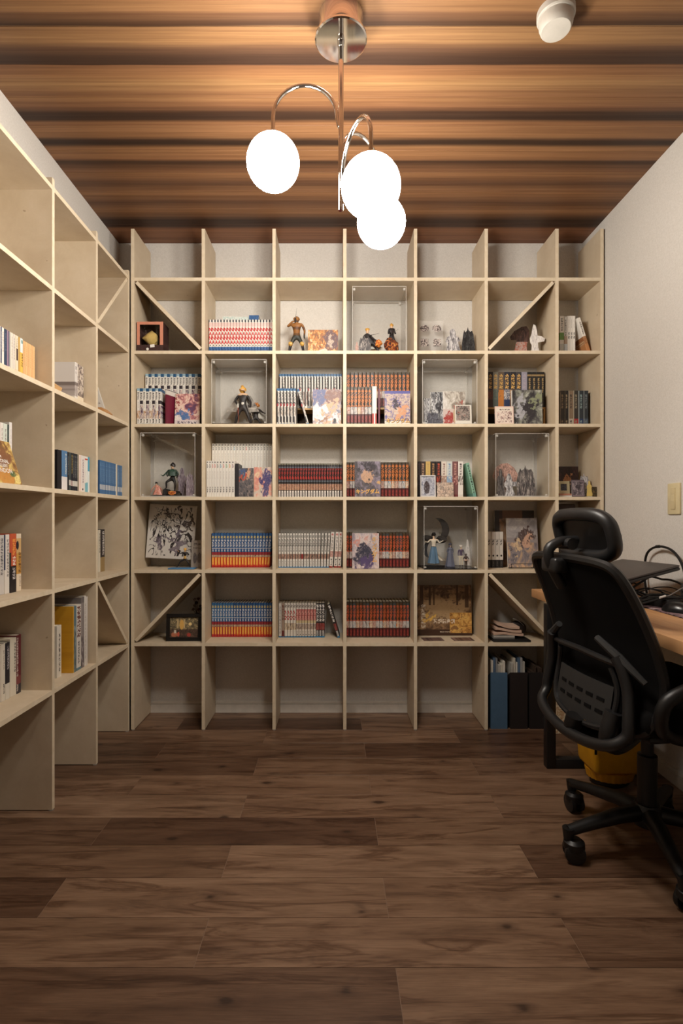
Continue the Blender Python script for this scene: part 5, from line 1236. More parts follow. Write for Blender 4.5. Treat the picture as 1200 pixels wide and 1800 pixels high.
abk = printed('sepia_forest_glow_print', (120, 92, 66), [('art', 0, 1, 0, 1, [(70, 50, 38), (110, 84, 62), (150, 118, 86), (176, 144, 106)], 5, 1), ('blob', .5, .55, .42, .26, (176, 146, 108), 0.90), ('rect', .06, .12, .55, 1, (84, 62, 46)), ('rect', .22, .26, .6, 1, (84, 62, 46)), ('rect', .30, .33, .6, 1, (90, 68, 50)), ('rect', .72, .76, .6, 1, (84, 62, 46)), ('rect', .88, .95, .55, 1, (90, 66, 48)), ('rect', .38, .66, .90, .94, (96, 72, 54)), ('band', 0, .12, (70, 48, 36)), ('art', .6, 1, .05, .45, [(120, 84, 50), (190, 136, 70), (226, 180, 100), (150, 108, 66)], 7, 1), ('blob', .2, .34, .1, .08, (226, 180, 90), 0.90), ('kanji', .08, .16, .14, .62, 6, (214, 200, 180)), ('text', .3, .7, .24, .32, 5, (222, 206, 186)), ('text', .42, .62, .06, .085, 10, (206, 190, 170))], .4, use_rnd=False)
facing(abk, 732.5, 829, 1029, 2.742, z_, .016, 'large sepia art book with a glowing forest print', None, 'art_book', .05)
for (pa, pb, lb) in ((742, 778, 'flat dark postcard lying before the art book, nearer the upright with comics'), (795, 830, 'flat brown postcard lying before the art book, nearer the black bag shelf')):
    ym = 2.66
    tag(link('postcard', boxes('postcard', [(-.052, .052, -.036, .036, 0, .0008)], printed('dark_flat_card', (96, 70, 64), [('art', 0, 1, 0, 1, [(60, 44, 42), (100, 76, 70), (140, 116, 108)], 5, 1)])), None, (X((pa + pb) / 2, ym), ym, z_ + .0002), (0, 0, .05)), lb, 'postcard')
# c5 under the brace: dark pile
dkb = plain('black_case', (26, 24, 24), .5)
tb = thing('tablet_case', 'flat black tablet case at the bottom of the dark pile', 'tablet case', (X(893, 2.655), 2.655, z_))
link('case_cover', rbox('case_cover', (.185, .12, .010), dkb, .002, 2, (0, 0, .005)), tb); link('zip_line', boxes('zip_line', [(-.0925, .0925, -.0605, -.0600, .0045, .0058)], M_GREY_PL), tb)
wb = thing('folder_box', 'slim grey-white box lying on the black tablet case', 'box', (X(881, 2.665), 2.67, z_ + .0102))
link('box_body', rbox('box_body', (.105, .10, .016), plain('grey_white_card', (170, 166, 158), .6), .001, 1, (0, 0, .008)), wb); link('dark_band', boxes('dark_band', [(-.0526, .0526, -.0505, -.0498, .003, .006)], M_GREY_PL), wb)
clm = plain('beige_pink_cloth', (196, 166, 146), .9)
cl = thing('folded_cloth', 'folded pinkish beige cloth on top of the dark pile', 'cloth', (X(888, 2.67), 2.672, z_ + .0266))
for q in range(3):
    link('cloth_fold', sheet('cloth_fold', (lambda qq: (lambda u, v: ((u - .5) * (.150 - .02 * qq), (v - .5) * .10, .007 + .0145 * qq + .004 * math.sin(u * 5 + qq) + .018 * (1 - u) * (qq / 2.0))))(q), 14, 6, .011, clm), cl)
bg = thing('pouch', 'dark brown leather pouch with a grey strap behind the folded cloth', 'pouch', (X(914, 2.70), 2.745, z_))
link('pouch_body', spiky('pouch_body', .046, plain('dark_leather', (44, 34, 30), .6), amp=.08, seed=90, sub=3, squash=(1.0, .6, .78)), bg, (0, 0, .040))
link('strap', sheet('strap', lambda u, v: (-.03 + .055 * u, -.030 + .012 * v, .090 - .035 * u * u + .004 * v), 8, 2, .003, plain('grey_strap', (130, 124, 116), .7)), bg)
# bottom row: magazine files
fm = [plain('blue_card', (70, 98, 124), .7), plain('dark_brown_card', (34, 26, 24), .7), plain('black_brown_card', (28, 22, 21), .7)]
fl_l = ['blue cardboard magazine file full of papers on the floor', 'dark brown magazine file full of papers beside the blue one', 'blackish magazine file beside the dark brown one at the desk leg']
ppm = [plain('file_paper_%d' % q, c, .8) for q, c in enumerate([(214, 208, 196), (170, 166, 158), (80, 100, 124), (196, 190, 176), (150, 150, 150)])]
for q, (pa, pb) in enumerate(((862.5, 891.5), (897, 927), (930.5, 957))):
    yf = 2.600; xa, xb = X(pa, yf), X(pb, yf); wq = xb - xa; hq = .278
    t = thing('magazine_file', fl_l[q], 'magazine file', ((xa + xb) / 2, yf, 0))
    a = wq / 2
    link('front_panel', boxes('front_panel', [(-a, a, 0, .003, 0, hq)], fm[q]), t)
    link('back_panel', boxes('back_panel', [(-a, a, .197, .200, 0, hq * .75)], fm[q]), t)
    for sx in (-1, 1):
        xs0 = -a if sx < 0 else a - .003
        sp_ = prism('side_panel', [(.003, 0), (.197, 0), (.197, hq * .75), (.12, hq * .75), (.003, hq)], .003, fm[q])
        for v in sp_.vertices: v.co = Vector((xs0 + v.co.y, v.co.x, v.co.z))
        link('side_panel', sp_, t)
    link('bottom_panel', boxes('bottom_panel', [(-a + .003, a - .003, .003, .197, 0, .003)], fm[q]), t)
    nq = 6
    for j in range(nq):
        xj = -a + .006 + (wq - .012) * j / nq; hj = .30 + .05 * random.random() - (.03 if q == 2 else 0)
        link('paper_sheaf', boxes('paper_sheaf', [(xj, xj + (wq - .012) / nq - .0012, .008 + .02 * random.random(), .19, .004, hj)], M_DARKIN if q == 2 else ppm[(j * 2 + q) % 5]), t)
cb = thing('cardboard_box', 'cream box with tan print on the floor behind the desk leg', 'box', (X(1004, 2.56), 2.540, 0))
link('box_body', boxes('box_body', [(-.085, .085, 0, .037, 0, .20)], printed('cream_tan_print', (206, 190, 160), [('art', 0, 1, 0, 1, [(206, 190, 160), (214, 200, 172), (176, 130, 84), (210, 194, 164)], 7, 1)]), .001), cb)
link('lid_flap', boxes('lid_flap', [(-.085, .085, 0, .018, .2005, .2025), (-.085, .085, .019, .037, .2005, .2025)], M_PAPER), cb)

# ================= LEFT SHELF =================
def ly(px, x): return x * F / (px - VX)          # depth of a point on plane x seen at column px
def lbook(mat, pa, pb, x, r, h, d, label, group=None, name='book', letters=None):
    """spine toward +x at plane x, between photo columns pa..pb"""
    ya, yb = ly(pa, x), ly(pb, x)
    return book(mat, x, (ya + yb) / 2, zrow(r) + .0002, yb - ya - .0006, h, d, label, group, rz=PI / 2, name=name, letters=letters)
def sp(name, base, layers): return printed(name, base, layers)
# row 2, near column: pocket books
navy = (50, 62, 92)
r2 = [(-6, -1.5, sp('cream_pocket', (222, 214, 198), [('kanji', .3, .7, .5, .9, 6, (110, 104, 96))]), 'cream pocket book at the start of the pocket book row'),
      (-1.5, 1.2, sp('white_pocket_grey_foot', (224, 220, 214), [('band', 0, .12, (120, 130, 150))]), 'white pocket book with a grey-blue foot'),
      (1.2, 3.4, sp('navy_pocket', navy, [('kanji', .3, .7, .5, .9, 6, (150, 156, 170))]), 'thin navy pocket book beside the white one'),
      (3.4, 7.6, sp('white_pocket', (226, 222, 214), [('kanji', .3, .7, .45, .92, 8, (150, 146, 140)), ('band', 0, .12, (170, 160, 160))]), 'plain white pocket book between two navy ones'),
      (7.8, 12.6, sp('dark_navy_pocket', (46, 62, 88), [('kanji', .35, .65, .5, .92, 6, (96, 110, 130))]), 'thick navy blue pocket book'),
      (12.6, 15.6, sp('mauve_pocket', (150, 126, 146), [('band', 0, .12, (214, 200, 176))]), 'mauve pocket book beside the thick navy one'),
      (15.6, 19.2, sp('grey_pocket_cream_foot', (190, 186, 180), [('rect', 0, .3, .2, 1, (60, 70, 90)), ('band', 0, .14, (220, 200, 160))]), 'grey pocket book with a navy edge and cream foot'),
      (19.4, 23.2, sp('offwhite_pocket_a', (220, 212, 198), [('kanji', .35, .65, .4, .92, 8, (160, 150, 140))]), 'off-white pocket book, first of three pale ones'),
      (23.4, 27.0, sp('offwhite_pocket_b', (214, 206, 196), [('kanji', .35, .65, .4, .92, 8, (140, 130, 124))]), 'off-white pocket book with grey title among three pale ones'),
      (27.2, 32.6, sp('cream_pocket_black_bar', (222, 208, 186), [('rect', .3, .8, .42, .70, (56, 36, 34)), ('kanji', .35, .65, .72, .94, 4, (150, 136, 120)), ('band', 0, .2, (214, 196, 170))]), 'cream pocket book with a black title bar'),
      (32.8, 35.6, sp('mustard_pocket', (196, 156, 80), []), 'thin mustard pocket book'),
      (35.8, 40.6, sp('yellow_pocket_white_top', (226, 184, 84), [('band', .66, 1, (216, 226, 226)), ('blob', .6, .92, .3, .05, (110, 150, 150), 0), ('kanji', .4, .9, .32, .64, 5, (110, 84, 40))]), 'yellow pocket book with a white and pale blue top')]
for (pa, pb, m, lb) in r2: lbook(m, pa, pb, -1.050, 2, .141, .102, lb, name='pocket_book')
tanm = [sp('tan_pocket_%d' % q, c, [('kanji', .4, .6, .4, .9, 9, (190, 146, 96))]) for q, c in enumerate([(216, 172, 122), (222, 182, 130)])]
pq = [40.9, 44.9, 48.6, 52.2, 55.6, 58.8, 61.6]
for q in range(6): lbook(tanm[q % 2], pq[q], pq[q + 1], -1.050, 2, .138, .102, 'plain tan pocket book in the run against the upright', 'tan pocket books', 'pocket_book')
# row 3, near column
r3 = [(-14, -5, (206, 198, 190), 'pale book behind the painted museum book'), (-5, 1, (222, 206, 200), 'pinkish white book with a dotted title'), (1, 6.5, (224, 220, 212), 'white book with a green foot'), (6.5, 13.5, (206, 214, 204), 'pale mint book beside the dark green one'), (13.8, 16.2, (56, 70, 66), 'thin dark green book between pale ones')]
for q, (pa, pb, c, lb) in enumerate(r3):
    lbook(sp('row_three_spine_%d' % q, c, [('kanji', .35, .65, .25, .92, 10, (130, 120, 116) if q != 4 else (120, 130, 126)), ('band', 0, .05, (90, 130, 100))]), pa, pb, -1.085, 3, .206, .14, lb)
lbook(sp('white_tall_spine', (226, 222, 218), [('kanji', .4, .6, .4, .9, 6, (180, 176, 172))]), 16.6, 21.5, -1.085, 3, .216, .14, 'tall white book finishing the pale row')
ngm = printed('painted_floral_museum_cover', (176, 146, 90), [('art', 0, 1, 0, 1, [(110, 76, 50), (150, 112, 66), (196, 166, 96), (220, 196, 120)], 4, 1), ('blob', .55, .62, .36, .2, (130, 88, 60), .3), ('blob', .5, .16, .3, .2, (190, 134, 66), .3), ('blob', .80, .25, .10, .08, (84, 104, 66), .2), ('blob', .9, .12, .1, .1, (226, 206, 130), .1)], use_rnd=False)
ng = thing('museum_book', 'small museum book with brown and yellow flowers leaning on the pale row', 'book', (-1.022, 1.662, zrow(3) + .0007), (0, 0, PI / 2))
tilt = link('cover_group', boxes('front_cover', [(-.085, .072, 0, .001, 0, .148)], ngm), ng, (0, 0, 0), (-.30, 0, 0))
tilt.name = 'front_cover'
link('page_block', boxes('page_block', [(-.084, .071, .001, .007, .001, .147)], M_PAPER), tilt)
for body, sz, zz in (('THE', .010, .092), ('NATIONAL', .017, .077), ('GALLERY', .015, .062), ('LONDON', .021, .045)):
    link('lettering', text_mesh(body, sz, I_WHITE, .95, .0003), tilt, (-.006, -.0006, zz))
# row 4, near column
lbook(sp('grey_title_book', (196, 192, 188), [('kanji', .25, .75, .32, .95, 11, (96, 94, 96))]), -1, 7.6, -1.088, 4, .196, .13, 'grey-white book with a long dark title')
lbook(sp('white_title_book', (216, 210, 202), [('kanji', .4, .8, .28, .92, 12, (130, 124, 120)), ('rect', 0, .10, .4, 1, (50, 60, 90))]), 8.6, 17.4, -1.085, 4, .197, .13, 'white book with a small grey title beside the orange one')
lbook(sp('orange_black_book', (190, 86, 56), [('band', 0, .45, (30, 26, 30)), ('kanji', .40, .85, .63, .92, 4, (226, 150, 70)), ('kanji', .42, .85, .46, .62, 3, (226, 220, 210)), ('kanji', .4, .8, .22, .43, 4, (200, 196, 196)), ('rect', 0, .16, .45, .68, (36, 50, 44))]), 17.8, 29.0, -1.082, 4, .199, .13, 'orange and black book with white title')
lbook(sp('ochre_cream_book', (222, 206, 182), [('band', .30, .66, (196, 148, 76)), ('band', .66, .92, (206, 170, 116)), ('blob', .2, .8, .26, .08, (34, 32, 46), 0), ('kanji', .4, .9, .32, .68, 6, (110, 76, 40)), ('kanji', .6, .85, .08, .26, 5, (130, 116, 100))]), 29.3, 37.6, -1.082, 4, .198, .13, 'ochre and cream book beside the orange and black one')
# row 5, near column
lbook(sp('cream_dense_book', (206, 198, 184), [('kanji', .2, .8, .5, .9, 9, (140, 130, 118)), ('kanji', .5, .8, .08, .26, 5, (60, 54, 54))]), -12, 1.5, -1.098, 5, .188, .13, 'cream book with small print at the low shelf')
lbook(sp('cream_mark_book', (210, 202, 188), [('kanji', .5, .85, .12, .30, 6, (60, 56, 58)), ('kanji', .5, .8, .55, .9, 8, (150, 140, 128))]), 1.8, 9.6, -1.098, 5, .190, .13, 'cream book with a dark mark near its foot')
lbook(sp('black_white_foot_book', (36, 34, 42), [('band', 0, .28, (208, 202, 190)), ('kanji', .4, .85, .52, .95, 8, (170, 166, 170))]), 9.9, 17.4, -1.096, 5, .190, .13, 'black book with a white lower third')
lbook(sp('cream_title_book', (212, 204, 188), [('kanji', .65, .9, .4, .92, 9, (96, 90, 86))]), 17.7, 29.0, -1.096, 5, .198, .13, 'thick cream book beside the burgundy one')
lbook(sp('burgundy_book', (96, 36, 42), [('band', .0, .16, (54, 50, 54)), ('kanji', .05, .35, .04, .96, 22, (200, 190, 180)), ('band', .16, .3, (120, 64, 64))]), 29.3, 37.4, -1.095, 5, .203, .14, 'burgundy book with a white dotted edge')
# row 2, middle column: grey landscape books and a wooden block
gl1 = printed('white_landscape_cover', (214, 208, 202), [('band', 0, .18, (222, 216, 204)), ('art', 0, 1, .18, .5, [(130, 120, 118), (170, 160, 156), (196, 188, 182)], 5, 1), ('band', .44, .52, (120, 110, 106)), ('text', .1, .7, .82, .9, 4, (120, 114, 112)), ('text', .1, .6, .72, .78, 5, (150, 144, 140))])
gl2 = printed('birch_pattern_spine', (196, 184, 170), [('band', 0, .22, (222, 208, 182)), ('art', 0, 1, .22, 1, [(70, 58, 58), (130, 116, 110), (206, 194, 180), (216, 206, 190)], 9, .5)])
lbook(gl1, 132.0, 137.0, -1.042, 2, .168, .125, 'white landscape-print book beside the birch-patterned one')
lbook(gl2, 137.2, 147.0, -1.042, 2, .166, .125, 'grey birch-patterned book touching the upright')
wbk = thing('wooden_block', 'small wedge-shaped wooden block before the landscape book', 'block', (-1.040, 1.905, zrow(2) + .0002), (0, 0, 0))
link('wedge', prism('wedge', [(-.035, 0), (.030, 0), (.036, .018), (-.002, .042), (-.035, .046)], .05, plain('light_oak', (206, 164, 112), .6)), wbk)
link('felt_pad', boxes('felt_pad', [(-.034, .029, .002, .048, -.0002, .0)], M_GREY_PL), wbk)
# row 2, far column: clear wedge on wood base
aw = thing('desk_award', 'clear slanted plaque on a wooden base in the shelf corner', 'award', (-1.066, 2.345, zrow(2) + .0002))
link('wood_base', prism('wood_base', [(-.05, 0), (.052, 0), (.058, .010), (.036, .030), (-.05, .032)], .07, plain('oak_base', (190, 142, 92), .5)), aw)
link('plaque', prism('plaque', [(-.05, .033), (.036, .031), (.004, .128), (-.05, .128)], .012, printed('pale_plaque', (206, 202, 194), [('text', .1, .8, .2, .3, 6, (130, 124, 120)), ('text', .1, .6, .45, .52, 5, (130, 124, 120))])), aw, (0, .029, 0))
# row 3, middle column
m3 = [(101, 108.6, sp('black_pocket', (28, 26, 30), []), 'black pocket book with a glossy side beside the blue one', .148), (109, 118.6, sp('blue_pocket_white_band', (84, 124, 164), [('band', 0, .34, (222, 218, 216)), ('kanji', .6, .85, .4, .94, 9, (206, 206, 190))]), 'blue pocket book with a deep white foot', .150),
      (119, 121.6, sp('black_thin_pocket', (34, 34, 38), [('kanji', .3, .7, .4, .9, 8, (120, 120, 120))]), 'thin black pocket book after the blue one', .149), (121.8, 125.0, sp('dark_green_pocket', (66, 76, 76), [('band', .14, .28, (196, 192, 184))]), 'dark grey-green pocket book with a pale label', .149)]
for pa, pb, m, lb, hh in m3: lbook(m, pa, pb, -1.020, 3, hh, .105, lb, name='pocket_book')
bkp = sp('black_pocket_pale_label', (36, 38, 46), [('band', .13, .27, (200, 196, 188)), ('kanji', .3, .7, .35, .95, 9, (130, 132, 130))])
bkg = sp('black_pocket_gold_title', (36, 38, 46), [('band', .13, .27, (170, 150, 146)), ('kanji', .3, .7, .45, .95, 7, (190, 170, 100))])
for q, (pa, pb) in enumerate(((125.2, 128.2), (128.4, 131.6), (131.8, 134.2), (134.4, 136.6))):
    lbook(bkg if q == 0 else bkp, pa, pb, -1.020, 3, .149, .105, 'black pocket book with a %s' % ('gold title' if q == 0 else 'pale label near its foot'), None if q == 0 else 'black pale-label pocket books', 'pocket_book')
for pa, pb, c, ls, lb in ((136.9, 139.2, (150, 140, 124), [], 'thin grey-tan pocket book beside the black ones'), (139.4, 143.0, (226, 206, 196), [], 'pinkish white pocket book'), (143.2, 149.6, (224, 218, 212), [('kanji', .3, .6, .25, .9, 10, (140, 120, 130)), ('rect', .2, .5, .05, .1, (60, 56, 60))], 'white pocket book with a violet-grey title'),
                          (149.8, 152.0, (222, 220, 214), [('rect', 0, 1, .90, .94, (190, 60, 50)), ('band', .0, .26, (130, 180, 190))], 'white pocket book with a red dash and teal foot'), (152.2, 154.6, (220, 222, 218), [('rect', 0, 1, .90, .94, (200, 80, 60)), ('band', 0, .28, (110, 170, 186))], 'white pocket book with an orange dash and teal foot'), (154.8, 157.8, (214, 222, 222), [('band', .6, 1, (80, 156, 186))], 'white pocket book with a cyan upper part')):
    lbook(sp('mid_pocket_%d' % int(pa), c, ls), pa, pb, -1.020, 3, .149, .105, lb, name='pocket_book')
# row 3, far column: blue series
blu = sp('blue_pocket_series', (74, 116, 160), [('band', .14, .29, (196, 200, 204)), ('kanji', .3, .7, .36, .94, 10, (120, 152, 186)), ('rect', 0, .12, 0, 1, (50, 86, 128))])
pw_ = (204.0 - 175.2) / 11
for q in range(11): lbook(blu, 175.2 + pw_ * q, 175.2 + pw_ * (q + 1), -1.022, 3, .150, .105, 'slim blue pocket book with a pale label, in the blue run', 'blue pocket books', 'pocket_book')
lbook(sp('cream_thin_pocket', (222, 212, 192), []), 204.2, 206.4, -1.022, 3, .150, .105, 'thin cream pocket book splitting the blue run', name='pocket_book')
for q in range(3): lbook(blu, 206.6 + 2.75 * q, 206.6 + 2.75 * (q + 1), -1.022, 3, .148, .105, 'slim blue pocket book after the cream one in the blue run', 'blue pocket books past the cream one', 'pocket_book')
# row 4, far column
lbook(sp('cream_slim_book', (214, 206, 188), [('kanji', .4, .8, .45, .92, 7, (96, 90, 84))]), 173.4, 176.8, -1.092, 4, .198, .13, 'slim cream book standing beside a black and gold one')
lbook(sp('black_gold_foot_book', (38, 34, 40), [('band', 0, .34, (150, 126, 84)), ('kanji', .4, .85, .38, .96, 7, (206, 200, 196))]), 177.2, 184.2, -1.092, 4, .200, .13, 'black book with a tan foot standing alone beside a slim cream one')
# row 5, middle column
lbook(sp('small_white_book', (212, 206, 194), [('kanji', .4, .7, .1, .85, 8, (70, 64, 62)), ('rect', .75, 1, 0, 1, (222, 214, 196))]), 100.4, 108.2, -1.050, 5, .198, .13, 'small white book in front of the big yellow one')
yel = printed('yellow_cover', (206, 154, 44), [('art', 0, 1, 0, 1, [(196, 144, 40), (206, 154, 44), (212, 162, 52)], 2, 1)])
lbook(yel, 128.6, 130.0, -1.022, 5, .262, .19, 'large yellow-covered magazine between the white book and the picture books', name='magazine')
lbook(sp('blue_grey_magazine', (96, 120, 130), [('art', 0, 1, 0, .7, [(60, 70, 70), (110, 124, 124), (150, 170, 176)], 7, .5)]), 130.2, 134.6, -1.022, 5, .262, .19, 'blue-grey photo magazine beside the yellow one', name='magazine')
lbook(sp('white_patterned_magazine', (210, 204, 196), [('kanji', .1, .9, .5, .98, 7, (110, 70, 64)), ('kanji', .3, .6, .1, .45, 8, (40, 36, 38)), ('band', 0, .04, (90, 120, 130))]), 134.8, 142.8, -1.022, 5, .262, .19, 'white magazine with a tall red-brown patterned title', name='magazine')
lbook(sp('grey_picture_magazine', (140, 132, 130), [('art', 0, 1, 0, .45, [(40, 36, 38), (120, 110, 112), (206, 200, 196)], 6, .5), ('band', .92, 1, (110, 104, 104))]), 143.0, 148.4, -1.022, 5, .288, .20, 'tall grey picture magazine', name='magazine')
lbook(sp('white_tall_magazine', (214, 208, 202), [('kanji', .3, .7, .1, .9, 14, (160, 150, 148))]), 148.6, 151.4, -1.022, 5, .290, .20, 'tall white magazine beside the grey one', name='magazine')
lbook(sp('white_plain_magazine', (206, 200, 194), []), 151.6, 154.4, -1.022, 5, .284, .20, 'plain white tall magazine ending the picture books', name='magazine')

# ================= RIGHT WALL: switch plate =================
M_SW = plain('cream_switch_plastic', (214, 200, 160), .45); M_SW2 = plain('cream_switch_rocker', (206, 190, 150), .4)
for k_, (yy, lb) in enumerate(((2.060, 'cream light switch plate with rocker, on the right wall above the desk'), (1.955, 'second cream switch plate next to the rocker plate'))):
    t = thing('switch_plate', lb, 'light switch', (XR, yy, 1.117))
    link('plate', rbox('plate', (.008, .074, .122), M_SW, .003, 2, (-.004, 0, 0)), t)
    link('rocker', rbox('rocker', (.003, .026, .084), M_SW2, .001, 2, (-.0094, 0, 0)), t)
    link('rocker_window', boxes('rocker_window', [(-.0113, -.0110, -.010, .010, -.008, .016)], M_SW), t)

# ================= DESK =================
DZ = .720
dx0, dx1, dy0, dy1 = .905, XR - .012, .95, 2.392
desk = thing('desk', 'oak-topped desk with black steel frame legs along the right wall', 'desk', ((dx0 + dx1) / 2, (dy0 + dy1) / 2, 0))
ox, oy = -(dx0 + dx1) / 2, -(dy0 + dy1) / 2
link('desktop', smooth_by_angle(boxes('desktop', [(dx0 + ox, dx1 + ox, dy0 + oy, dy1 + oy, DZ - .036, DZ)], M_DESK, .002, 2), .4), desk)
for yl in (2.200, 1.14):
    a0, a1, b0 = .888 + .002 + ox, dx1 - .02 + ox, yl + oy
    p = .019
    link('leg_frame', smooth_by_angle(boxes('leg_frame', [(a0, a0 + 2 * p, b0 - p, b0 + p, 0, DZ - .037), (a1 - 2 * p, a1, b0 - p, b0 + p, 0, DZ - .037), (a0 + 2 * p, a1 - 2 * p, b0 - p, b0 + p, 0, .04), (a0 + 2 * p, a1 - 2 * p, b0 - p, b0 + p, DZ - .075, DZ - .037)], M_STEEL, .003, 2), .4), desk)
link('cross_rail', boxes('cross_rail', [(dx1 - .06 + ox, dx1 - .03 + ox, 1.16 + oy, 2.18 + oy, DZ - .075, DZ - .038)], M_STEEL), desk)

# mouse mat, mouse
mm = printed('patterned_mat_print', (120, 96, 100), [('art', 0, 1, 0, 1, [(40, 32, 36), (120, 96, 100), (190, 166, 164), (206, 190, 186)], 5, 1)])
def flatmat():
    n = NB('mouse_mat_pattern', .6); x, y, z = n.obj()
    f = n.noise(n.vec(x, y, 0), 26, 4, .6, 1.0)
    return n.color(n.ramp(f, [(.35, lin((46, 36, 40))), (.45, lin((130, 104, 108))), (.58, lin((190, 168, 166))), (.62, lin((120, 90, 100)))], 'CONSTANT'))
mat_o = thing('mouse_mat', 'pink and black patterned mat lying along the desk', 'mouse mat', (1.222, 1.60, DZ + .0003))
link('mat_surface', boxes('mat_surface', [(-.106, .106, -.36, .36, .0008, .003)], flatmat()), mat_o); link('mat_rim', boxes('mat_rim', [(-.107, .107, -.361, .361, 0, .0008)], M_BLACK), mat_o)
mo = thing('mouse', 'black computer mouse on the patterned mat', 'mouse', (1.168, 1.775, DZ + .0035), (0, 0, .5))
bm = bmesh.new(); bmesh.ops.create_uvsphere(bm, u_segments=24, v_segments=12, radius=1)
for v in bm.verts: v.co = Vector((v.co.x * .031, v.co.y * .054, max(0, v.co.z) * .034))
link('mouse_shell', smooth_by_angle(finish(bm, 'mouse_shell', plain('glossy_black', (22, 22, 23), .28, 0, .5)), 1.0), mo)
link('scroll_wheel', lathe('scroll_wheel', [(.0, -.003), (.007, -.003), (.007, .003), (0, .003)], M_GREY_PL, 16), mo, (0, -.032, .0235), (0, PI / 2, 0))

# laptop on an angled stand
A = Vector((.954, 1.832, .810)); B = Vector((1.292, 1.955, .867)); Cc = Vector((1.207, 2.190, .872))
ux = (B - A).normalized(); vy = (Cc - B); vy = (vy - ux * vy.dot(ux)).normalized(); nz = ux.cross(vy)
lap = thing('laptop', 'closed dark grey laptop raised on a tilted stand', 'laptop', (0, 0, 0))
lap.matrix_world = Matrix.Translation(A) @ Matrix((ux, vy, nz)).transposed().to_4x4()
L_, W_l = (B - A).length, .250
M_LAP = plain('dark_grey_aluminium', (74, 67, 64), .42, .3, .5)
link('lid', rbox('lid', (L_, W_l, .008), M_LAP, .003, 2, (L_ / 2, W_l / 2, -.004)), lap)
link('base', rbox('base', (L_, W_l, .012), plain('dark_laptop_base', (44, 41, 41), .5), .003, 2, (L_ / 2, W_l / 2, -.0148)), lap)
link('lid_emblem', boxes('lid_emblem', [(L_ * .36, L_ * .36 + .035, W_l * .48, W_l * .48 + .008, 0, .0002)], plain('faint_emblem', (104, 96, 90), .35, .4)), lap)
stn = thing('laptop_stand', 'black folding laptop stand on the desk', 'laptop stand', (1.14, 2.02, DZ + .0003))
def lap_under(x, y): return A.z + (-.0208 - nz.x * (x - A.x) - nz.y * (y - A.y)) / nz.z
for yy in (-.05, .05):
    yw = 2.02 + yy
    top = lambda x: (x, yy, lap_under(1.14 + x, yw) - DZ - .0003 - .0052)
    link('stand_foot', rbox('stand_foot', (.24, .016, .006), M_BLACK, .002, 1, (0, yy, .003)), stn)
    link('stand_rail', tube('stand_rail', [top(-.11), top(.07)], .0052, M_BLACK, 8), stn)
    link('stand_strut', tube('stand_strut', [(-.10, yy - .004, .006), (top(.055)[0], yy - .004, top(.055)[2])], .0042, M_BLACK, 8), stn)
    link('stand_strut', tube('stand_strut', [(.10, yy + .004, .006), (top(-.09)[0], yy + .004, top(-.09)[2])], .0042, M_BLACK, 8), stn)
# clutter under and around the laptop
adp = thing('power_adapter', 'black power adapter brick among the desk cables', 'power adapter', (1.185, 1.90, DZ + .0035), (0, 0, .3))
link('brick', rbox('brick', (.055, .11, .030), M_BLACK, .004, 2, (0, 0, .015)), adp); link('strain_relief', tube('strain_relief', [(0, -.055, .015), (0, -.075, .015)], [.005, .003], M_BLACK, 8), adp)
bxs = thing('small_box', 'small brown box behind the cables under the laptop', 'box', (1.285, 2.27, DZ + .0003), (0, 0, .2))
link('box_body', rbox('box_body', (.06, .05, .055), plain('brown_card', (130, 92, 64), .7), .001, 1, (0, 0, .0275)), bxs); link('lid', rbox('lid', (.062, .052, .012), plain('brown_card_lid', (110, 78, 56), .7), .001, 1, (0, 0, .062)), bxs)
rr = random.Random(5)
M_CBL = plain('black_cable', (20, 19, 19), .5); M_CGR = plain('grey_cable', (120, 114, 110), .5)
cab_lab = ['thick black cable', 'thin black cable', 'looping black cable', 'black cable with a loose bend', 'tangled black cable', 'short black cable', 'coiled black cable', 'stray black cable', 'doubled black cable', 'sagging black cable', 'long black cable', 'knotted black cable']
laid = []                                     # (x, y, z, radius) of what already lies on the desk
def floor_at(x, y, r):
    z = DZ + .0003 + r
    if x > 1.115 - r and y < 1.961 + r: z = DZ + .0034 + r
    ca_, sa_ = math.cos(-.3), math.sin(-.3); ax, ay = x - 1.185, y - 1.90          # adapter brick
    lx, lyy = ax * ca_ - ay * sa_, ax * sa_ + ay * ca_
    if abs(lx) < .0285 + r and -.079 - r < lyy < .056 + r: z = DZ + .0350 + r
    return z
def drape(path, rad_, plug_r, arch=0.0, n=14):
    P = spline([(x, y, 0) for x, y in path], n)
    m = len(P); dist = [0.0]
    for a, b in zip(P[:-1], P[1:]): dist.append(dist[-1] + (b - a).length)
    rd = [plug_r if dist[i] < .024 else rad_ for i in range(m)]
    req = []
    for i, p in enumerate(P):
        z = floor_at(p.x, p.y, rd[i])
        for (x, y, zz, r_) in laid:
            g = math.hypot(p.x - x, p.y - y); rs = rd[i] + r_ + .0006
            if g < rs: z = max(z, zz + math.sqrt(max(0.0, rs * rs - max(0.0, g - .0015) ** 2)))
        req.append(z)
    zs_ = [max(req[j] - .30 * abs(dist[i] - dist[j]) for j in range(m)) for i in range(m)]
    for _ in range(14):
        sm = [(zs_[max(i - 1, 0)] + 2 * zs_[i] + zs_[min(i + 1, m - 1)]) / 4 for i in range(m)]
        zs_ = [max(a, b) for a, b in zip(sm, req)]
    out = [Vector((p.x, p.y, z + arch * math.sin(PI * dist[i] / dist[-1]) ** 2)) for i, (p, z) in enumerate(zip(P, zs_))]
    for i, p in enumerate(out): laid.append((p.x, p.y, p.z, rd[i]))
    k_ = max(2, sum(1 for d in dist if d < .022))
    return out, k_
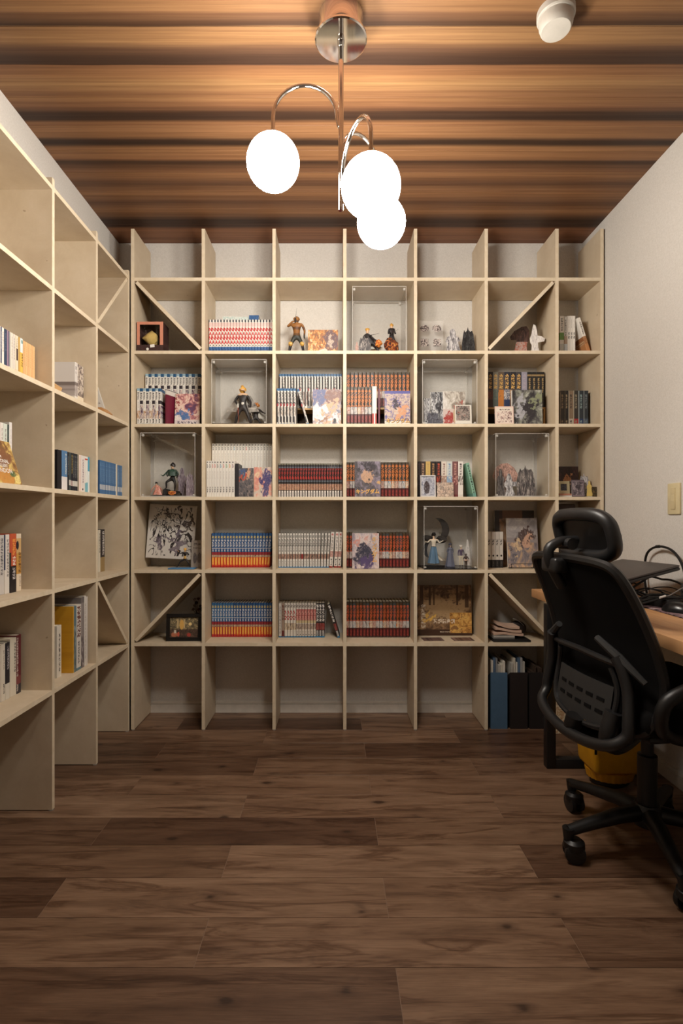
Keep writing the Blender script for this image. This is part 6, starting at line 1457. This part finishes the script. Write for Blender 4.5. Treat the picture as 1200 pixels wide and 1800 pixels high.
def lay_cable(label, path, rad_, mat, plug_mat, arch=0.0, group=None, plug=1.8):
    pts, k_ = drape(path, rad_, rad_ * plug, arch)
    o = thing('cable', label, 'cable', (0, 0, 0), group=group)
    link('cord', tube('cord', pts[k_ - 1:], rad_, mat, 7), o)
    link('plug', tube('plug', pts[:k_], rad_ * plug, plug_mat, 8), o)
rad4 = [.0042, .0018, .0030, .0022]
for q in range(12):
    path = []
    if q < 7:                                  # front of the stand, meandering along the desk
        x0_, x1_ = .965 + .05 * rr.random(), 1.25 + .045 * rr.random()
        for j in range(4):
            path.append((x0_ + (x1_ - x0_) * j / 3 + (rr.random() - .5) * .04, min(1.948, 1.856 + .013 * q + .026 * (rr.random() - .5))))
    elif q < 9:                                # round the end of the stand to the back
        xc_ = 1.279 + .016 * (q - 7)
        path = [(1.235 + .02 * (q - 7), 1.858), (1.262, 1.90), (xc_, 1.95), (xc_, 2.04), (xc_ - .02, 2.12), (1.16 - .06 * (q - 7), 2.135 + .03 * (q - 7))]
    else:                                      # behind the stand
        for j in range(4):
            path.append((.99 + .085 * j + .03 * rr.random(), 2.105 + .105 * rr.random()))
    lay_cable(cab_lab[q] + ' in the tangle under the laptop', path, rad4[q % 4], M_CBL, M_CBL, (0, 0, 0, 0, 0, .014, .028, .050, .066, .045, .055, 0)[q], 'cables on the desk')
lay_cable('pale grey cable with a white plug lying on the black tangle', [(1.150, 1.848), (1.180, 1.847), (1.215, 1.852), (1.25, 1.868), (1.298, 1.91)], .0020, M_CGR, plain('white_plug', (206, 200, 194), .5), .012, plug=2.1)
o = thing('cable', 'black cable arching up behind the laptop against the wall', 'cable', (0, 0, 0))
link('cord', tube('cord', spline([(1.318, 2.205, DZ + .0048), (1.321, 2.225, .80), (1.318, 2.205, .89), (1.318, 2.13, .926), (1.318, 2.04, .915), (1.320, 1.985, .865), (1.321, 1.968, .80), (1.318, 1.972, DZ + .0050)], 8), .0048, M_CBL, 8), o)
link('plug', tube('plug', [(1.318, 2.140, .925), (1.318, 2.118, .927)], .0062, M_CBL, 8), o)

# ================= YELLOW TUB under the desk =================
M_YEL = plain('yellow_plastic', (206, 150, 30), .5); M_YELD = plain('yellow_plastic_ribs', (190, 134, 24), .55)
yt = thing('plastic_tub', 'yellow plastic tub with a slot and ribbed foot under the desk', 'tub', (1.088, 2.065, 0))
link('tub_body', smooth_by_angle(boxes('tub_body', [(-.108, .108, -.085, .085, .062, .30)], M_YEL, .02, 3), .6), yt)
tbm = yt.children[0].data
for v in tbm.vertices:
    k_ = .84 + .16 * min(1, max(0, (v.co.z - .06) / .12)); v.co.x *= k_; v.co.y *= k_
link('ribbed_foot', lathe('ribbed_foot', [(.084, .030), (.092, .064), (.0, .064)], M_YELD, 96, .02, 24, squash=.80), yt)
link('base_pad', lathe('base_pad', [(.06, 0), (.074, .012), (.074, .0295), (0, .0295)], M_BLACK, 32, squash=.72), yt)
link('handle_slot', boxes('handle_slot', [(-.101, -.092, -.087, -.0845, .150, .185)], M_BLACK), yt)

# ================= OFFICE CHAIR =================
chair = thing('office_chair', 'black mesh-back office chair with headrest and casters at the desk', 'chair', (.985, 1.645, 0), (0, 0, math.radians(6.5)))
def interp(tab, z):
    if z <= tab[0][0]: return tab[0][1]
    for (a, b), (c, d) in zip(tab[:-1], tab[1:]):
        if z <= c: return b + (d - b) * (z - a) / (c - a)
    return tab[-1][1]
BX = [(.36, -.215), (.46, -.205), (.58, -.185), (.70, -.205), (.80, -.242), (.91, -.290)]
def bp(s, z, off=0.0): return Vector((interp(BX, z) + .62 * s * s - off, s, z))
yawfix = math.radians(6.5)
# base: five legs with casters (world angles measured from the photograph)
for aw_ in (190, 118, 257, 334, 46):
    a = math.radians(aw_) - yawfix; c, s = math.cos(a), math.sin(a)
    R = .272
    pts = [(.03 * c, .03 * s, .122), (.10 * c, .10 * s, .120), (.20 * c, .20 * s, .104), (R * c, R * s, .090)]
    lg = link('base_leg', tube('base_leg', pts, [.028, .025, .020, .017], M_BLACK, 10, flat=.9), chair)
    link('leg_tip', tube('leg_tip', [(R * c, R * s, .100), (R * c, R * s, .066)], [.018, .014], M_BLACK, 12), lg)
    ca = a + (1.2 if aw_ in (190, 118) else .5); wx, wy = math.cos(ca), math.sin(ca)
    cxw, cyw = R * c + .016 * math.cos(ca + PI / 2), R * s + .016 * math.sin(ca + PI / 2)
    cs = link('caster', lathe('caster_hood', [(.0, .012), (.020, .012), (.030, .004), (.031, -.012), (.028, -.020)], M_BLACK, 20), lg, (cxw, cyw, .056))
    for sgn in (-1, 1):
        link('wheel', lathe('wheel', [(0, -.0095), (.022, -.0095), (.0295, -.007), (.0305, 0), (.0295, .007), (.022, .0095), (0, .0095)], M_BLACK_GLOSS if sgn > 0 else M_BLACK, 24), lg, (cxw + sgn * .0155 * wx, cyw + sgn * .0155 * wy, .0306), (0, PI / 2, ca))
link('hub', lathe('hub', [(.0, .085), (.040, .085), (.046, .10), (.044, .135), (.034, .150), (0, .150)], M_BLACK, 24), chair)
link('gas_column', lathe('gas_column', [(.028, .14), (.028, .30), (.018, .302), (.018, .40), (0, .40)], M_BLACK, 20), chair)
link('tilt_mechanism', rbox('tilt_mechanism', (.22, .15, .055), M_BLACK, .012, 2, (-.02, 0, .420)), chair)
seat = link('seat', rbox('seat', (.47, .50, .075), M_BLACK_SOFT, .032, 4, (.045, 0, .488)), chair)
link('seat_shell', rbox('seat_shell', (.42, .45, .02), M_BLACK, .008, 2, (.045, 0, .442)), chair)
# backrest
wid = [(.46, .205), (.50, .235), (.58, .252), (.70, .246), (.80, .232), (.87, .215), (.91, .17)]
outl = [(.205, .455), (.242, .50), (.255, .58), (.250, .68), (.240, .78), (.228, .86), (.208, .900), (.165, .915), (.08, .921)]
loop = [bp(s, z) for s, z in outl] + [bp(0, .922)] + [bp(-s, z) for s, z in outl[::-1]] + [bp(-.10, .442), bp(0, .438), bp(.10, .442)]
link('back_frame', tube('back_frame', spline(loop, 5, True), .0135, M_BLACK, 8, True, 1.0), chair)
def backfn(u, v):
    z = .445 + .470 * v
    wz = interp([(.44, .19), (.50, .238), (.58, .252), (.68, .247), (.78, .237), (.86, .225), (.90, .205), (.915, .16)], z)
    return bp((u * 2 - 1) * wz, z)
link('back_mesh', sheet('back_mesh', backfn, 14, 18, .004, M_BLACK_SOFT), chair)
yk = [(.165, .655), (.182, .62), (.196, .56), (.208, .49), (.208, .450), (.185, .420), (.11, .398), (0, .390)]
yp = [bp(s, z, .040 + (.02 if z < .45 else 0)) for s, z in yk]
yp2 = [bp(-s, z, .040 + (.02 if z < .45 else 0)) for s, z in yk[::-1][1:]]
link('support_yoke', tube('support_yoke', spline(yp + yp2, 5), .0165, M_BLACK_GLOSS, 10), chair)
link('cross_bar', tube('cross_bar', [bp(s, .640 - .05 * abs(s), .032) for s in (.17, .10, .0, -.10, -.17)], .010, M_BLACK_GLOSS, 8), chair)
for sg in (-1, 1):
    link('adjust_lever', tube('adjust_lever', [bp(sg * .10, .695, .036), bp(sg * .17, .655, .036), bp(sg * .235, .600, .030)], [.010, .013, .008], M_GREY_PL, 8), chair)
lb_ = [(.13, .615), (.150, .56), (.150, .49), (.125, .445), (.06, .428), (0, .425)]
lloop = [bp(s, z, .030) for s, z in lb_] + [bp(-s, z, .030) for s, z in lb_[::-1][1:]]
link('lumbar_frame', tube('lumbar_frame', spline(lloop, 5), .0085, M_BLACK_GLOSS, 8), chair)
lp = link('lumbar_plate', sheet('lumbar_plate', lambda u, v: bp((u - .5) * .27, .435 + .125 * v, .026), 10, 6, .006, M_GREY_PL), chair)
for rw in range(2):
    for q in range(5):
        s0 = -.095 + .0475 * q; z0 = .480 + .035 * rw
        link('slot', sheet('slot', (lambda s0_, z0_: (lambda u, v: bp(s0_ + (u - .5) * .030, z0_ + (v - .5) * .010, .0302)))(s0, z0), 3, 1, .0012, M_BLACK_SOFT), lp)
link('spine_bracket', tube('spine_bracket', spline([bp(-.02, .44, .045), Vector((-.25, -.01, .40)), Vector((-.19, -.005, .372)), Vector((-.08, 0, .400))], 5), [.026] * 15 + [.024], M_BLACK, 10), chair)
link('spine_bracket', tube('spine_bracket', spline([bp(-.16, .50, .04), Vector((-.235, -.15, .42)), Vector((-.17, -.11, .385)), Vector((-.06, -.05, .405))], 5), [.024] * 15 + [.02], M_BLACK_GLOSS, 10), chair)
# headrest
def hp(s, z, off=0.0): return Vector((-.212 + .80 * s * s - .25 * (z - .99) - off, s, z))
hl = []
for q in range(28):
    t = 2 * PI * q / 28
    cs_, sn_ = math.cos(t), math.sin(t)
    hl.append(hp(.138 * math.copysign(abs(cs_) ** .55, cs_), .988 + .064 * math.copysign(abs(sn_) ** .6, sn_), .012))
hrr = link('headrest', tube('headrest_rim', spline(hl, 2, True), .0205, M_BLACK_GLOSS, 10, True), chair)
link('headrest_shell', sheet('headrest_shell', lambda u, v: hp((u - .5) * .27 * (1 - .12 * abs(v - .5) ** 2 * 4), .988 + (v - .5) * .126, .0), 14, 8, .012, M_BLACK), hrr)
link('headrest_pad', sheet('headrest_pad', lambda u, v: hp((u - .5) * .25 * (1 - .16 * abs(v - .5) ** 2 * 4), .988 + (v - .5) * .115, -.012 - .006 * (1 - (2 * v - 1) ** 2)), 14, 8, .016, M_BLACK_SOFT), hrr)
link('headrest_post', tube('headrest_post', spline([bp(0, .83, .026), bp(0, .90, .034), Vector((-.325, 0, .945)), Vector((-.29, 0, .968)), Vector((-.235, 0, .972))], 4), [.016] * 10 + [.015] * 7, M_BLACK_GLOSS, 10), chair)
link('headrest_clamp', rbox('headrest_clamp', (.046, .085, .045), M_BLACK_GLOSS, .010, 3, (0, 0, 0)), chair, bp(0, .898, .022))
link('headrest_pivot', tube('headrest_pivot', [(-.268, -.034, .962), (-.268, .034, .962)], .018, M_BLACK_GLOSS, 14), chair)
# armrests
for sg in (-1, 1):
    ar = link('armrest', rbox('armrest', (.25, .075, .03), M_BLACK_SOFT, .012, 3, (.055, sg * .300, .615)), chair)
    link('arm_post', tube('arm_post', spline([(-.10, sg * .285, .60), (-.16, sg * .275, .56), (-.15, sg * .255, .48), (-.04, sg * .22, .435)], 5), .018, M_BLACK, 10), ar)

tbx = thing('storage_case', 'tall dark brown case standing in the shelf cell behind the headrest', 'case', (X(996, 2.66), 2.660, zrow(4)))
link('case_body', rbox('case_body', (.088, .13, .325), plain('dark_brown_leatherette', (52, 38, 32), .6), .006, 2, (0, .065, .1625)), tbx)
link('lid_seam', boxes('lid_seam', [(-.0445, .0445, -.0006, 0, .262, .264)], M_BLACK), tbx)
